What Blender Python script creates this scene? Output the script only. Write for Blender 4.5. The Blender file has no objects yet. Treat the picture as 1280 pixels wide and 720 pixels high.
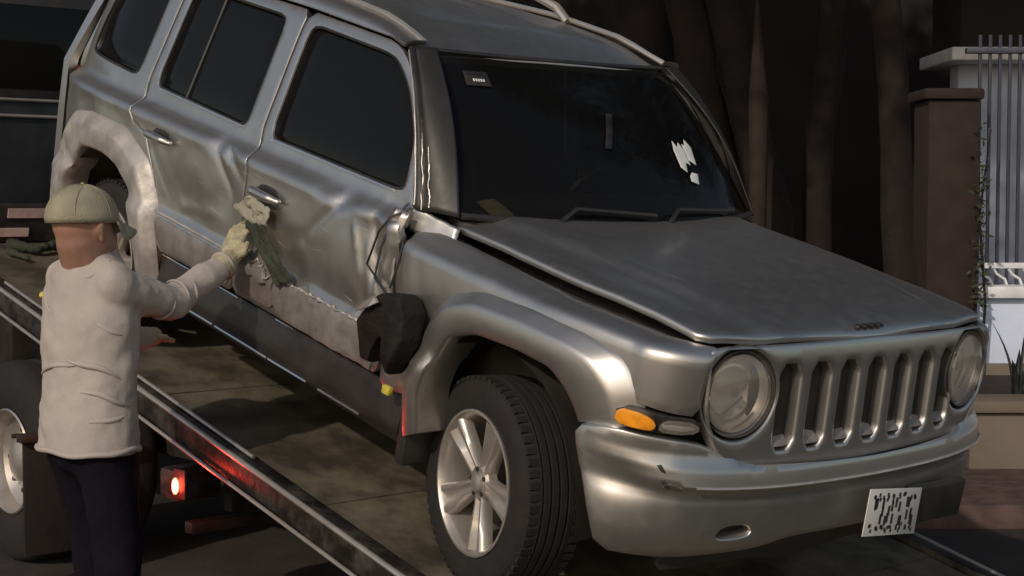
import bpy, bmesh, math, random
import numpy as np
from mathutils import Vector, Matrix, geometry, noise
random.seed(7); rng = np.random.default_rng(7)
R = math.radians
SC = bpy.context.scene
# ------------------------------------------------------------------ camera, sky, sun, exposure
cd = bpy.data.cameras.new('camera'); cam = bpy.data.objects.new('camera', cd); SC.collection.objects.link(cam)
cam.location = (0, 0, 1.63); cam.rotation_euler = (R(87), 0, 0)
cd.sensor_width = 36; cd.lens = 36*1976.9/1280; cd.clip_end = 500
SC.camera = cam
SUN_EL, SUN_AZ = R(31), math.atan2(-.88, -.47)          # direction towards the light: behind the camera, to its left
wd = bpy.data.worlds.new('World'); SC.world = wd; wd.use_nodes = True
nt = wd.node_tree; bg = nt.nodes['Background']
sky = nt.nodes.new('ShaderNodeTexSky'); sky.sky_type = 'NISHITA'; sky.sun_disc = False
sky.sun_elevation = SUN_EL; sky.sun_rotation = math.pi/2 - SUN_AZ
tint = nt.nodes.new('ShaderNodeMix'); tint.data_type = 'RGBA'; tint.blend_type = 'MULTIPLY'
tint.inputs[0].default_value = 1; tint.inputs[7].default_value = (1.0, .87, .74, 1)
nt.links.new(sky.outputs[0], tint.inputs[6]); nt.links.new(tint.outputs[2], bg.inputs[0]); bg.inputs[1].default_value = .15
sl = bpy.data.lights.new('sun', 'SUN'); sl.energy = 2.0; sl.angle = R(1.0); sl.color = (1, .88, .74)
so = bpy.data.objects.new('sun', sl); SC.collection.objects.link(so)
sd = Vector((math.cos(SUN_AZ)*math.cos(SUN_EL), math.sin(SUN_AZ)*math.cos(SUN_EL), math.sin(SUN_EL)))
so.rotation_euler = sd.to_track_quat('Z', 'Y').to_euler(); so.location = sd*30
SC.view_settings.view_transform = 'Standard'; SC.view_settings.look = 'None'
SC.view_settings.exposure = -.2; SC.view_settings.gamma = 1
# ------------------------------------------------------------------ materials
def mat(name, col, rough=.5, metal=0., var=.15, scale=8., bump=0., bscale=60., coat=0., dirt=None, dscale=3., damt=.5, spec=.5, col2=None):
    m = bpy.data.materials.new(name); m.use_nodes = True; n = m.node_tree.nodes; l = m.node_tree.links
    p = n['Principled BSDF']; tc = n.new('ShaderNodeTexCoord')
    p.inputs['Roughness'].default_value = rough; p.inputs['Metallic'].default_value = metal
    p.inputs['Specular IOR Level'].default_value = spec
    if coat: p.inputs['Coat Weight'].default_value = coat; p.inputs['Coat Roughness'].default_value = .12
    nz = n.new('ShaderNodeTexNoise'); nz.inputs['Scale'].default_value = scale; nz.inputs['Detail'].default_value = 6
    l.new(tc.outputs['Object'], nz.inputs['Vector'])
    mx = n.new('ShaderNodeMix'); mx.data_type = 'RGBA'
    c2 = col2 or tuple(c*(1-var) for c in col); c1 = col if col2 else tuple(min(1, c*(1+var)) for c in col)
    mx.inputs[6].default_value = (*c2, 1); mx.inputs[7].default_value = (*c1, 1)
    rp = n.new('ShaderNodeValToRGB'); rp.color_ramp.elements[0].position = .35; rp.color_ramp.elements[1].position = .65
    l.new(nz.outputs['Fac'], rp.inputs[0]); l.new(rp.outputs[0], mx.inputs[0])
    out = mx.outputs[2]
    if dirt:
        d = n.new('ShaderNodeTexNoise'); d.inputs['Scale'].default_value = dscale; d.inputs['Detail'].default_value = 9; d.inputs['Roughness'].default_value = .7
        l.new(tc.outputs['Object'], d.inputs['Vector'])
        r2 = n.new('ShaderNodeValToRGB'); r2.color_ramp.elements[0].position = .45; r2.color_ramp.elements[1].position = .75
        l.new(d.outputs['Fac'], r2.inputs[0])
        ml = n.new('ShaderNodeMath'); ml.operation = 'MULTIPLY'; ml.inputs[1].default_value = damt; l.new(r2.outputs[0], ml.inputs[0])
        m2 = n.new('ShaderNodeMix'); m2.data_type = 'RGBA'; l.new(ml.outputs[0], m2.inputs[0]); l.new(out, m2.inputs[6]); m2.inputs[7].default_value = (*dirt, 1)
        out = m2.outputs[2]
        mr = n.new('ShaderNodeMix'); mr.inputs[2].default_value = rough; mr.inputs[3].default_value = min(1, rough+.35)
        l.new(ml.outputs[0], mr.inputs[0]); l.new(mr.outputs[0], p.inputs['Roughness'])
        if metal:
            mm = n.new('ShaderNodeMix'); mm.inputs[2].default_value = metal; mm.inputs[3].default_value = metal*.5
            l.new(ml.outputs[0], mm.inputs[0]); l.new(mm.outputs[0], p.inputs['Metallic'])
    l.new(out, p.inputs['Base Color'])
    if bump:
        b = n.new('ShaderNodeBump'); b.inputs['Strength'].default_value = bump; b.inputs['Distance'].default_value = .01
        bn = n.new('ShaderNodeTexNoise'); bn.inputs['Scale'].default_value = bscale; bn.inputs['Detail'].default_value = 8
        l.new(tc.outputs['Object'], bn.inputs['Vector']); l.new(bn.outputs['Fac'], b.inputs['Height']); l.new(b.outputs[0], p.inputs['Normal'])
    return m
def emit(name, col, s):
    m = bpy.data.materials.new(name); m.use_nodes = True; p = m.node_tree.nodes['Principled BSDF']
    p.inputs['Base Color'].default_value = (*col, 1); p.inputs['Emission Color'].default_value = (*col, 1); p.inputs['Emission Strength'].default_value = s
    return m
def glassmat(name, tintc, mixf, rough=.03, refl=1., base=(.012, .012, .012)):
    m = bpy.data.materials.new(name); m.use_nodes = True; n = m.node_tree.nodes; l = m.node_tree.links
    for x in list(n): n.remove(x)
    o = n.new('ShaderNodeOutputMaterial'); tr = n.new('ShaderNodeBsdfTransparent'); tr.inputs[0].default_value = (*tintc, 1)
    df = n.new('ShaderNodeBsdfPrincipled'); df.inputs['Base Color'].default_value = (*base, 1); df.inputs['Roughness'].default_value = rough
    df.inputs['Specular IOR Level'].default_value = .5*refl
    mx = n.new('ShaderNodeMixShader'); mx.inputs[0].default_value = mixf
    gl = n.new('ShaderNodeTexNoise'); gl.inputs['Scale'].default_value = 4; tc = n.new('ShaderNodeTexCoord'); l.new(tc.outputs['Object'], gl.inputs['Vector'])
    r = n.new('ShaderNodeMapRange'); r.inputs[3].default_value = rough; r.inputs[4].default_value = rough+.08; l.new(gl.outputs['Fac'], r.inputs[0]); l.new(r.outputs[0], df.inputs['Roughness'])
    l.new(tr.outputs[0], mx.inputs[1]); l.new(df.outputs[0], mx.inputs[2]); l.new(mx.outputs[0], o.inputs[0])
    return m
M = {}
M['paint'] = mat('silver_paint', (.49, .475, .455), .40, .95, .03, 3, .02, 300, coat=.3, dirt=(.30, .28, .26), dscale=18, damt=.10)
M['scuff'] = mat('scraped_paint', (.21, .20, .19), .55, .35, .25, 14, .25, 40, dirt=(.20, .17, .15), dscale=11, damt=.8)
M['pillar'] = mat('dull_grey_paint', (.028, .027, .026), .45, .2, .12, 5, .03, 200, dirt=(.05, .045, .04), dscale=4, damt=.6)
M['scuff2'] = mat('scraped_flare_paint', (.42, .395, .375), .5, .5, .2, 12, .15, 40, dirt=(.24, .215, .20), dscale=7, damt=.8)
M['lowdoor'] = mat('dirty_shaded_paint', (.22, .20, .19), .5, .35, .25, 9, .1, 60, dirt=(.10, .085, .075), dscale=5, damt=.8)  # dirt, and on the rear door also ground shade put into the colour
M['black'] = mat('black_plastic', (.022, .021, .02), .45, 0, .2, 9, .1, 90, dirt=(.07, .06, .05), dscale=4, damt=.5)
M['rocker'] = mat('black_sill_plastic', (.025, .022, .021), .38, 0, .2, 9, .1, 60, dirt=(.05, .042, .036), dscale=5, damt=.5)
M['rubber'] = mat('tyre_rubber', (.011, .0095, .009), .85, 0, .2, 20, .3, 120, dirt=(.024, .019, .016), dscale=6, damt=.5)
M['alloy'] = mat('alloy_rim', (.52, .48, .44), .36, .75, .1, 10, .05, 80, dirt=(.2, .16, .12), dscale=8, damt=.5)
M['darkmetal'] = mat('dark_metal', (.05, .045, .042), .45, .6, .3, 8, .15, 60, dirt=(.07, .05, .035), dscale=5, damt=.6)
M['chrome'] = mat('bright_trim', (.8, .78, .74), .22, .95, .05, 10)
M['glass'] = glassmat('tinted_glass', (.10, .09, .085), .72, .03, .35)
M['wglass'] = glassmat('windshield_glass', (.45, .44, .42), .5, .03, .5)
M['lens'] = glassmat('lamp_lens', (.97, .95, .92), .45, .06, 2.0, (.30, .28, .25))
M['reflector'] = mat('lamp_reflector', (.6, .57, .52), .42, .5, .05, 10)
M['amber'] = mat('amber_lens', (.85, .30, .02), .25, 0, .25, 22, .1, 60)
M['interior'] = mat('dark_cloth', (.035, .032, .03), .85, 0, .3, 12, .2, 80)
M['white'] = mat('white_label', (.75, .75, .72), .6, 0, .05, 20)
M['paper'] = mat('yellowed_paper', (.55, .50, .30), .7, 0, .2, 30)
M['yellow'] = mat('yellow_clip', (.5, .44, .06), .6, 0, .2, 40)
M['deck'] = mat('steel_deck', (.10, .083, .06), .62, .25, .35, 5, .35, 25, dirt=(.20, .17, .11), dscale=2.5, damt=.8)
M['rail'] = mat('worn_rail', (.04, .036, .033), .36, .6, .3, 12, .2, 40, dirt=(.16, .145, .13), dscale=10, damt=.6)
M['cab'] = mat('dark_cab_paint', (.022, .024, .027), .3, .1, .2, 4, dirt=(.05, .045, .04), dscale=3, damt=.5)
M['pink'] = mat('faded_reflective_tape', (.62, .42, .38), .5, 0, .15, 10, dirt=(.3, .22, .2), dscale=8, damt=.6)
M['red'] = mat('red_lens', (.45, .03, .015), .3, 0, .2, 20)
M['shirt'] = mat('beige_sweatshirt', (.42, .375, .34), .95, 0, .06, 5, .35, 260, spec=.15)
M['trouser'] = mat('navy_trousers', (.008, .006, .011), .95, 0, .2, 8, .3, 200, spec=.12)
M['skin'] = mat('skin', (.30, .165, .115), .55, 0, .12, 14, .1, 120)
M['hair'] = mat('short_dark_hair', (.05, .035, .028), .8, 0, .3, 60, .5, 200)
M['cap'] = mat('khaki_cap', (.29, .265, .185), .85, 0, .12, 16, .4, 180)
M['glove'] = mat('khaki_glove', (.38, .34, .22), .9, 0, .25, 30, .6, 120)
M['rag'] = mat('green_rag', (.035, .042, .026), .95, 0, .3, 10, .5, 90)
M['ragpale'] = mat('pale_rag', (.27, .255, .20), .95, 0, .25, 14, .5, 90)
M['asphalt'] = mat('asphalt', (.032, .026, .022), .9, 0, .3, 6, .6, 180, dirt=(.05, .041, .034), dscale=.8, damt=.7)
M['pave'] = mat('reddish_paving', (.09, .055, .048), .85, 0, .3, 9, .4, 90)
M['concrete'] = mat('tan_render', (.17, .14, .11), .9, 0, .15, 3, .3, 60, dirt=(.15, .12, .09), dscale=1.5, damt=.6)
M['whitewall'] = mat('bluish_lit_wall', (.60, .68, .84), .85, 0, .05, 2, .1, 60, dirt=(.45, .48, .56), dscale=1.2, damt=.4)  # bluish light of an unseen lamp put into the white wall's colour
M['courtyard'] = mat('grey_blue_render', (.45, .50, .62), .85, 0, .12, 2, .1, 60)
M['fence'] = mat('fence_paint', (.05, .058, .08), .45, .3, .15, 9)
M['fencelight'] = mat('white_fence_paint', (.72, .74, .78), .5, 0, .1, 9)
M['soil'] = mat('dark_soil', (.03, .022, .016), .95, 0, .4, 12, .8, 60)
M['leaf'] = mat('dark_leaf', (.035, .045, .022), .6, 0, .4, 6)
M['agave'] = mat('agave_leaf', (.03, .035, .03), .5, 0, .3, 14)
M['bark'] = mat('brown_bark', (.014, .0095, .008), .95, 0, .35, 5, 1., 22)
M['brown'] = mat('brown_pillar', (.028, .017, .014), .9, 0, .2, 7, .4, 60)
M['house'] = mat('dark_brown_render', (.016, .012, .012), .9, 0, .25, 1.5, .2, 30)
M['shell'] = mat('matt_black_plastic', (.014, .012, .011), .75, 0, .3, 14, .5, 60, spec=.2)
M['wire'] = mat('black_wire', (.02, .018, .018), .5)
M['plate'] = mat('licence_plate', (.60, .60, .58), .45, 0, .05, 20)
M['ink'] = mat('plate_ink', (.03, .03, .03), .6)
# ------------------------------------------------------------------ helpers
def link(o, parent=None):
    SC.collection.objects.link(o)
    if parent is not None: o.parent = parent
    return o
def meshobj(name, verts, faces, m, parent=None, smooth=True, edgesplit=None):
    me = bpy.data.meshes.new(name); me.from_pydata([tuple(v) for v in verts], [], faces); me.update()
    o = bpy.data.objects.new(name, me); me.materials.append(m)
    if smooth:
        me.polygons.foreach_set('use_smooth', [True]*len(me.polygons))
        if edgesplit: me.set_sharp_from_angle(angle=R(edgesplit))
    return link(o, parent)
def bmobj(name, bm, m, parent=None, smooth=False, angle=35):
    me = bpy.data.meshes.new(name); bmesh.ops.recalc_face_normals(bm, faces=bm.faces); bm.to_mesh(me); bm.free()
    o = bpy.data.objects.new(name, me); me.materials.append(m)
    if smooth:
        me.polygons.foreach_set('use_smooth', [True]*len(me.polygons)); me.set_sharp_from_angle(angle=R(angle))
    return link(o, parent)
def empty(name, loc=(0, 0, 0), parent=None):
    o = bpy.data.objects.new(name, None); o.location = loc; o.empty_display_size = .2; return link(o, parent)
def tag(o, label=None, cat=None, group=None, kind=None):
    if label: o['label'] = label
    if cat: o['category'] = cat
    if group: o['group'] = group
    if kind: o['kind'] = kind
    return o
def addbox(bm, lo, hi, bev=0.):
    g = bmesh.ops.create_cube(bm, size=1); vs = g['verts']
    for v in vs: v.co = Vector([lo[i]+(v.co[i]+.5)*(hi[i]-lo[i]) for i in range(3)])
    if bev:
        es = list({e for v in vs for e in v.link_edges}); bmesh.ops.bevel(bm, geom=es, offset=bev, segments=2, affect='EDGES', profile=.5)
def box(name, lo, hi, m, parent=None, bev=.004):
    bm = bmesh.new(); addbox(bm, lo, hi, bev); return bmobj(name, bm, m, parent, True)
def addtube(bm, pts, r, seg=8, cap=True):
    pts = [Vector(p) for p in pts]; rings = []; n = len(pts)
    rr = r if hasattr(r, '__len__') else [r]*n
    t0 = (pts[1]-pts[0]).normalized(); up = Vector((0, 0, 1)) if abs(t0.z) < .9 else Vector((1, 0, 0)); nn = t0.cross(up).normalized()
    for i, p in enumerate(pts):
        t = (pts[min(i+1, n-1)]-pts[max(i-1, 0)]).normalized(); nn = (nn-t*nn.dot(t)).normalized(); b = t.cross(nn)
        rings.append([bm.verts.new(p+(nn*math.cos(a)+b*math.sin(a))*rr[i]) for a in [2*math.pi*k/seg for k in range(seg)]])
    for a, b in zip(rings, rings[1:]):
        for k in range(seg): bm.faces.new((a[k], a[(k+1) % seg], b[(k+1) % seg], b[k]))
    if cap: bm.faces.new(rings[0][::-1]); bm.faces.new(rings[-1])
def tube(name, pts, r, m, parent=None, seg=8):
    bm = bmesh.new(); addtube(bm, pts, r, seg); return bmobj(name, bm, m, parent, True, 50)
def lathe(bm, prof, c, axis='y', seg=40, squash=None):      # prof: (radius, along axis)
    rings = []
    for r_, a_ in prof:
        ring = []
        for k in range(seg):
            t = 2*math.pi*k/seg; u, v = r_*math.cos(t), r_*math.sin(t)
            ring.append(bm.verts.new((c[0]+u, c[1]+a_, c[2]+v) if axis == 'y' else (c[0]+a_, c[1]+u, c[2]+v) if axis == 'x' else (c[0]+u, c[1]+v, c[2]+a_)))
        rings.append(ring)
    for a, b in zip(rings, rings[1:]):
        for k in range(seg): bm.faces.new((a[k], a[(k+1) % seg], b[(k+1) % seg], b[k]))
    return rings
def interp(x, tab):
    if x <= tab[0][0]: return tab[0][1]
    for (a, p), (b, q) in zip(tab, tab[1:]):
        if x <= b: return p+(q-p)*(x-a)/(b-a)
    return tab[-1][1]
class Pc:                                                      # smooth monotone table
    def __init__(s, tab):
        s.x = [t[0] for t in tab]; s.y = [t[1] for t in tab]; n = len(tab); s.m = [0]*n
        d = [(s.y[i+1]-s.y[i])/(s.x[i+1]-s.x[i]) for i in range(n-1)]
        for i in range(1, n-1): s.m[i] = 0 if d[i-1]*d[i] <= 0 else 2*d[i-1]*d[i]/(d[i-1]+d[i])
        s.m[0] = d[0]; s.m[-1] = d[-1]
    def __call__(s, x):
        x = min(max(x, s.x[0]), s.x[-1]); i = 0
        while i < len(s.x)-2 and x > s.x[i+1]: i += 1
        h = s.x[i+1]-s.x[i]; t = (x-s.x[i])/h
        return (2*t**3-3*t*t+1)*s.y[i]+(t**3-2*t*t+t)*h*s.m[i]+(-2*t**3+3*t*t)*s.y[i+1]+(t**3-t*t)*h*s.m[i+1]
def chaikin(p, n):
    for _ in range(n):
        q = []
        for i in range(len(p)):
            a = Vector(p[i]); b = Vector(p[(i+1) % len(p)]); L = (b-a).length
            t = min(.25, .03/max(L, 1e-6))
            q += [a.lerp(b, t), a.lerp(b, 1-t)]
        p = q
    return [tuple(v) for v in p]
def resample(p, d):
    out = []
    for i in range(len(p)):
        a = Vector(p[i]); b = Vector(p[(i+1) % len(p)]); L = (b-a).length; k = max(1, int(round(L/d)))
        if L < 1e-5: continue
        for j in range(k): out.append(a.lerp(b, j/k))
    return out
def area(p): return sum(p[i][0]*p[(i+1) % len(p)][1]-p[(i+1) % len(p)][0]*p[i][1] for i in range(len(p)))/2
def offs(p, d):                                                # p CCW; positive d goes inwards
    n = len(p); out = []
    for i in range(n):
        a = (p[i]-p[i-1]).normalized(); b = (p[(i+1) % n]-p[i]).normalized()
        t = Vector((-(a.y+b.y), a.x+b.x)); L = t.length
        t = t/L if L > 1e-6 else Vector((-a.y, a.x)); c = max(.5, t.dot(Vector((-a.y, a.x))))
        out.append(p[i]+t*(d/c))
    return out
def inside(px, py, poly):
    c = np.zeros(px.shape, bool); n = len(poly)
    for i in range(n):
        x1, y1 = poly[i]; x2, y2 = poly[i-1]
        m = ((y1 > py) != (y2 > py)); 
        with np.errstate(all='ignore'): c ^= m & (px < (x2-x1)*(py-y1)/((y2-y1) if y2 != y1 else 1e-12)+x1)
    return c
def mindist(px, py, poly):
    q = np.array([tuple(v) for v in poly]); return np.min(np.hypot(px[:, None]-q[None, :, 0], py[:, None]-q[None, :, 1]), axis=1)
def panel(name, outer, mapf, m, parent, holes=(), d=.03, gap=.0028, bev=.0016, depth=.025, rnd=1, sgn=1, hdepth=None, out=0., hrnd=2, grid=None):
    """A body panel: outline in 2-D, mapped on a surface, with rolled edges turned inwards."""
    g = grid or d
    rings = []
    for k, (poly, nr) in enumerate([(outer, rnd)]+[(h, hrnd) for h in holes]):
        p = resample(chaikin(poly, nr), d*.7 if k else d)
        if area(p) < 0: p = p[::-1]
        s = 1 if k == 0 else -1
        rings.append((offs(p, s*(gap+bev)), offs(p, s*(gap+bev*.3)), offs(p, s*gap), depth if (k == 0 or hdepth is None) else hdepth))
    P = []; E = []
    for r in rings:
        b = len(P); n = len(r[0]); P += r[0]; E += [(b+i, b+(i+1) % n) for i in range(n)]
    xs = [v[0] for v in rings[0][0]]; ys = [v[1] for v in rings[0][0]]
    gx, gy = np.meshgrid(np.arange(min(xs)+g*.37, max(xs), g), np.arange(min(ys)+g*.41, max(ys), g)); gx = gx.ravel(); gy = gy.ravel()
    k = inside(gx, gy, rings[0][0])
    for r in rings[1:]: k &= ~inside(gx, gy, r[0])
    gx = gx[k]; gy = gy[k]
    for r in rings:
        if len(gx): k = mindist(gx, gy, r[0]) > .55*g; gx = gx[k]; gy = gy[k]
    nb = len(P); P += [Vector((a, b)) for a, b in zip(gx, gy)]
    V, _, F, ov, _, _ = geometry.delaunay_2d_cdt(P, E, [], 0, 1e-7)
    mp = {}
    for i, l_ in enumerate(ov):
        for j in l_: mp[j] = i
    c = np.array([[(V[f[0]][k]+V[f[1]][k]+V[f[2]][k])/3 for k in (0, 1)] for f in F])
    k = inside(c[:, 0], c[:, 1], rings[0][0])
    for r in rings[1:]: k &= ~inside(c[:, 0], c[:, 1], r[0])
    F = [tuple(f) for f, kk in zip(F, k) if kk]
    def nrm(u, v):
        e = .004; a = Vector(mapf(u+e, v))-Vector(mapf(u-e, v)); b = Vector(mapf(u, v+e))-Vector(mapf(u, v-e)); return a.cross(b).normalized()*sgn
    def pos(u, v, dp):
        q = Vector(mapf(u, v)); return q+nrm(u, v)*(out-dp)
    verts = [pos(v[0], v[1], 0) for v in V]
    if sgn < 0: F = [f[::-1] for f in F]
    b = 0
    for r in rings:
        n = len(r[0]); prev = [mp[b+i] for i in range(n)]; b += n
        hole = r is not rings[0]
        for poly, dp in ((r[1], bev*.3), (r[2], bev), (r[2], r[3])):
            cur = []
            for v in poly: cur.append(len(verts)); verts.append(pos(v[0], v[1], dp))
            for i in range(n):
                j = (i+1) % n; f = (prev[j], prev[i], cur[i], cur[j])
                if hole: f = f[::-1]
                if sgn < 0: f = f[::-1]
                F.append(f)
            prev = cur
    return meshobj(name, verts, F, m, parent, True, 50)
def blob(name, items, m, parent=None, voxel=.012, smooth=6, disp=0., dscale=.12):
    bm = bmesh.new()
    for it in items:
        if it[0] == 'c':                                       # tapered limb p0 p1 r0 r1 [flatten vector, factor]
            p0, p1, r0, r1 = Vector(it[1]), Vector(it[2]), it[3], it[4]; n = 10
            ax = (p1-p0); L = ax.length; q = Vector((0, 0, 1)).rotation_difference(ax.normalized())
            vs = []
            prof = [(r0*math.cos(a), -r0*math.sin(a)) for a in (1.5, 1.1, .7, .3)]+[(r0+(r1-r0)*k/4, L*k/4) for k in range(5)]+[(r1*math.cos(a), L+r1*math.sin(a)) for a in (.3, .7, 1.1, 1.5)]
            rings = []
            for rr, z in prof:
                rings.append([bm.verts.new(p0+q@Vector((rr*math.cos(2*math.pi*k/12), rr*math.sin(2*math.pi*k/12), z))) for k in range(12)])
            for a, b in zip(rings, rings[1:]):
                for k in range(12): bm.faces.new((a[k], a[(k+1) % 12], b[(k+1) % 12], b[k]))
            bm.faces.new(rings[0][::-1]); bm.faces.new(rings[-1])
        elif it[0] == 'g':                                     # elliptical trunk: list of (centre, half width, half depth), matrix
            rings = [[bm.verts.new(Vector(c)+it[2]@Vector((a_*math.cos(2*math.pi*k/28), b_*math.sin(2*math.pi*k/28), 0))) for k in range(28)] for c, a_, b_ in it[1]]
            for a, b in zip(rings, rings[1:]):
                for k in range(28): bm.faces.new((a[k], a[(k+1) % 28], b[(k+1) % 28], b[k]))
            bm.faces.new(rings[0][::-1]); bm.faces.new(rings[-1])
        else:                                                  # ellipsoid: centre, radii, matrix
            g = bmesh.ops.create_uvsphere(bm, u_segments=20, v_segments=14, radius=1)
            for v in g['verts']:
                w = Vector((v.co.x*it[2][0], v.co.y*it[2][1], v.co.z*it[2][2]))
                if len(it) > 3: w = it[3]@w
                v.co = w+Vector(it[1])
    o = bmobj(name, bm, m, parent, True, 180)
    r = o.modifiers.new('r', 'REMESH'); r.mode = 'VOXEL'; r.voxel_size = voxel; r.use_smooth_shade = True
    s = o.modifiers.new('s', 'SMOOTH'); s.iterations = smooth; s.factor = .6
    if disp:
        t = bpy.data.textures.new(name+'_folds', 'CLOUDS'); t.noise_scale = dscale; t.noise_depth = 2
        d_ = o.modifiers.new('d', 'DISPLACE'); d_.texture = t; d_.strength = disp; d_.mid_level = .5; d_.texture_coords = 'LOCAL'
    return o
def patch(name, f, nu, nv, m, parent, thick=.006, angle=60):
    vs = [f(i/nu, j/nv) for j in range(nv+1) for i in range(nu+1)]
    fs = [(j*(nu+1)+i, j*(nu+1)+i+1, (j+1)*(nu+1)+i+1, (j+1)*(nu+1)+i) for j in range(nv) for i in range(nu)]
    o = meshobj(name, vs, fs, m, parent, True, angle); pm = o.modifiers.new('t', 'SOLIDIFY'); pm.thickness = thick; pm.offset = 0; return o
def fbm(x, y, z, s): return noise.fractal(Vector((x*s, y*s, z*s)), 1., 2., 4)
# ------------------------------------------------------------------ frames of the place
PITCH = R(14.45)
HX = Vector((.6548, -.7558, 0)); HY = Vector((.7558, .6548, 0))          # truck / car heading on the ground
ORG = Vector((.441, 5.612, 0))
HEAD = math.atan2(HX.y, HX.x)
def T2W(x, y, z): return ORG+HX*x+HY*y+Vector((0, 0, z))
# ================================================================== GROUND AND SETTING
def sheet(name, pts, z, m, res=None):
    return tag(meshobj(name, [(x, y, z) for x, y in pts], [tuple(range(len(pts)))], m, None, False), kind='structure')
sheet('road', [(-150, -150), (150, -150), (150, 250), (-150, 250)], 0, M['asphalt'])
# pavement in front of the planter wall, with a kerb
bm = bmesh.new(); addbox(bm, (1.9, 7.9, -.05), (60, 9.3, .12), .012); tag(bmobj('pavement', bm, M['pave'], None, True), kind='structure')
bm = bmesh.new(); addbox(bm, (-60, 12.5, -.05), (3.4, 60, .11), .012); tag(bmobj('pavement', bm, M['pave'], None, True), kind='structure')
# planter wall
w = empty('planter_wall', (0, 0, 0)); tag(w, 'low tan rendered planter wall along the pavement in front of the pale blue wall', 'wall')
bm = bmesh.new(); addbox(bm, (2.62, 9.0, .0), (14, 9.25, .44), .01); bmobj('wall_face', bm, M['concrete'], w, True)
bm = bmesh.new(); addbox(bm, (2.60, 8.96, .443), (14, 9.32, .515), .018); bmobj('coping', bm, M['concrete'], w, True)
bm = bmesh.new(); addbox(bm, (2.63, 9.35, -.05), (14, 10.98, .45), .01); so_ = bmobj('planting_bed', bm, M['soil']); tag(so_, kind='structure')
# pale wall with fence
gw = empty('boundary_wall', (0, 0, 0)); tag(gw, 'white boundary wall with bluish lamplight put into its colour, under the metal fence at the right', 'wall')
bm = bmesh.new(); addbox(bm, (3.22, 11.0, .0), (20, 11.25, .98), .01); bmobj('wall_face', bm, M['whitewall'], gw, True)
bm = bmesh.new(); addbox(bm, (3.225, 10.93, .983), (20, 11.35, 1.07), .015); bmobj('coping', bm, M['fencelight'], gw, True)
bm = bmesh.new(); addbox(bm, (3.225, 10.94, .40), (20, 10.985, .53), .01); bmobj('plinth', bm, M['concrete'], gw, True)
fn = empty('metal_fence', (3.28, 11.15, 1.07)); tag(fn, 'tall grey metal bar fence standing on the pale blue-white wall', 'fence')
bmb = bmesh.new(); addbox(bmb, (-.011, -.011, .0), (.011, .011, 1.75), .003); barm = bmobj('bar', bmb, M['fence'], fn, False)
barm.location = (0, 0, 0)
for k in range(1, 120):
    c = barm.copy(); SC.collection.objects.link(c); c.parent = fn; c.location = (k*.07, 0, 0)
bm = bmesh.new(); addbox(bm, (-.1, -.03, .115), (8.5, .03, .155), .004); bmobj('rail', bm, M['fencelight'], fn, True)
bm = bmesh.new(); addbox(bm, (-.1, -.03, 1.62), (8.5, .03, 1.66), .004); bmobj('rail', bm, M['fence'], fn, True)
bm = bmesh.new(); addbox(bm, (0, -.02, 0), (.02, .02, .12)); sc0 = None
for k in range(0, 80):
    bm = bmesh.new(); x = k*.105+.052; addtube(bm, [(x+.05, -.02, .0), (x+.035, -.02, .04), (x-.02, -.02, .075), (x-.045, -.02, .112)], .011, 5)
    if k == 0: sc0 = bmobj('scroll', bm, M['fencelight'], fn, True)
    else:
        bm.free(); c = sc0.copy(); SC.collection.objects.link(c); c.parent = fn; c.location = (k*.105, 0, 0)
# courtyard house behind the fence
hs = empty('courtyard_house', (0, 0, 0)); tag(hs, 'grey-blue rendered house with pale eaves behind the metal fence', 'house')
box('wall', (4.35, 15.5, 0), (20, 15.8, 3.0), M['courtyard'], hs)
box('eaves', (4.15, 15.0, 3.0), (20.2, 16.2, 3.12), M['fencelight'], hs)
box('roof', (4.25, 15.1, 3.123), (20.1, 16.1, 5.2), M['house'], hs)
for x in (5.2, 7.6):
    f = box('window', (x, 15.44, 1.2), (x+1.1, 15.5, 2.4), M['fencelight'], hs); box('pane', (x+.08, 15.43, 1.28), (x+1.02, 15.437, 2.32), M['glass'], f)
pv = tag(box('courtyard_floor', (3.0, 11.36, 0), (20, 15.4, .1), M['concrete']), kind='structure')
pl = empty('gate_pillar', (0, 0, 0)); tag(pl, 'reddish brown gate pillar at the left end of the pale wall', 'pillar')
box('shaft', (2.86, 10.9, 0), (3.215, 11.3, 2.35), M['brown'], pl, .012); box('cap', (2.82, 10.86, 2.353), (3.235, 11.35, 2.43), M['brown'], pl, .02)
# added dark building behind the trees, to hide and block the bright sky
dh = empty('dark_backdrop', (0, 0, 0)); tag(dh, 'long near-black building added behind the tree trunks to block the sky', 'building')
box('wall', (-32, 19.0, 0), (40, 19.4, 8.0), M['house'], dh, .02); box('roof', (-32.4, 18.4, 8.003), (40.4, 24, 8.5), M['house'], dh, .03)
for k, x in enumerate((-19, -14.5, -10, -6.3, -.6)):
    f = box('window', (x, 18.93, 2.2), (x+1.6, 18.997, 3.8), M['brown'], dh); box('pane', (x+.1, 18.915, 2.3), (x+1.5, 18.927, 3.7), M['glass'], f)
d_ = box('door', (1.0, 18.94, .1), (1.95, 18.997, 2.3), M['brown'], dh)
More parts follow.
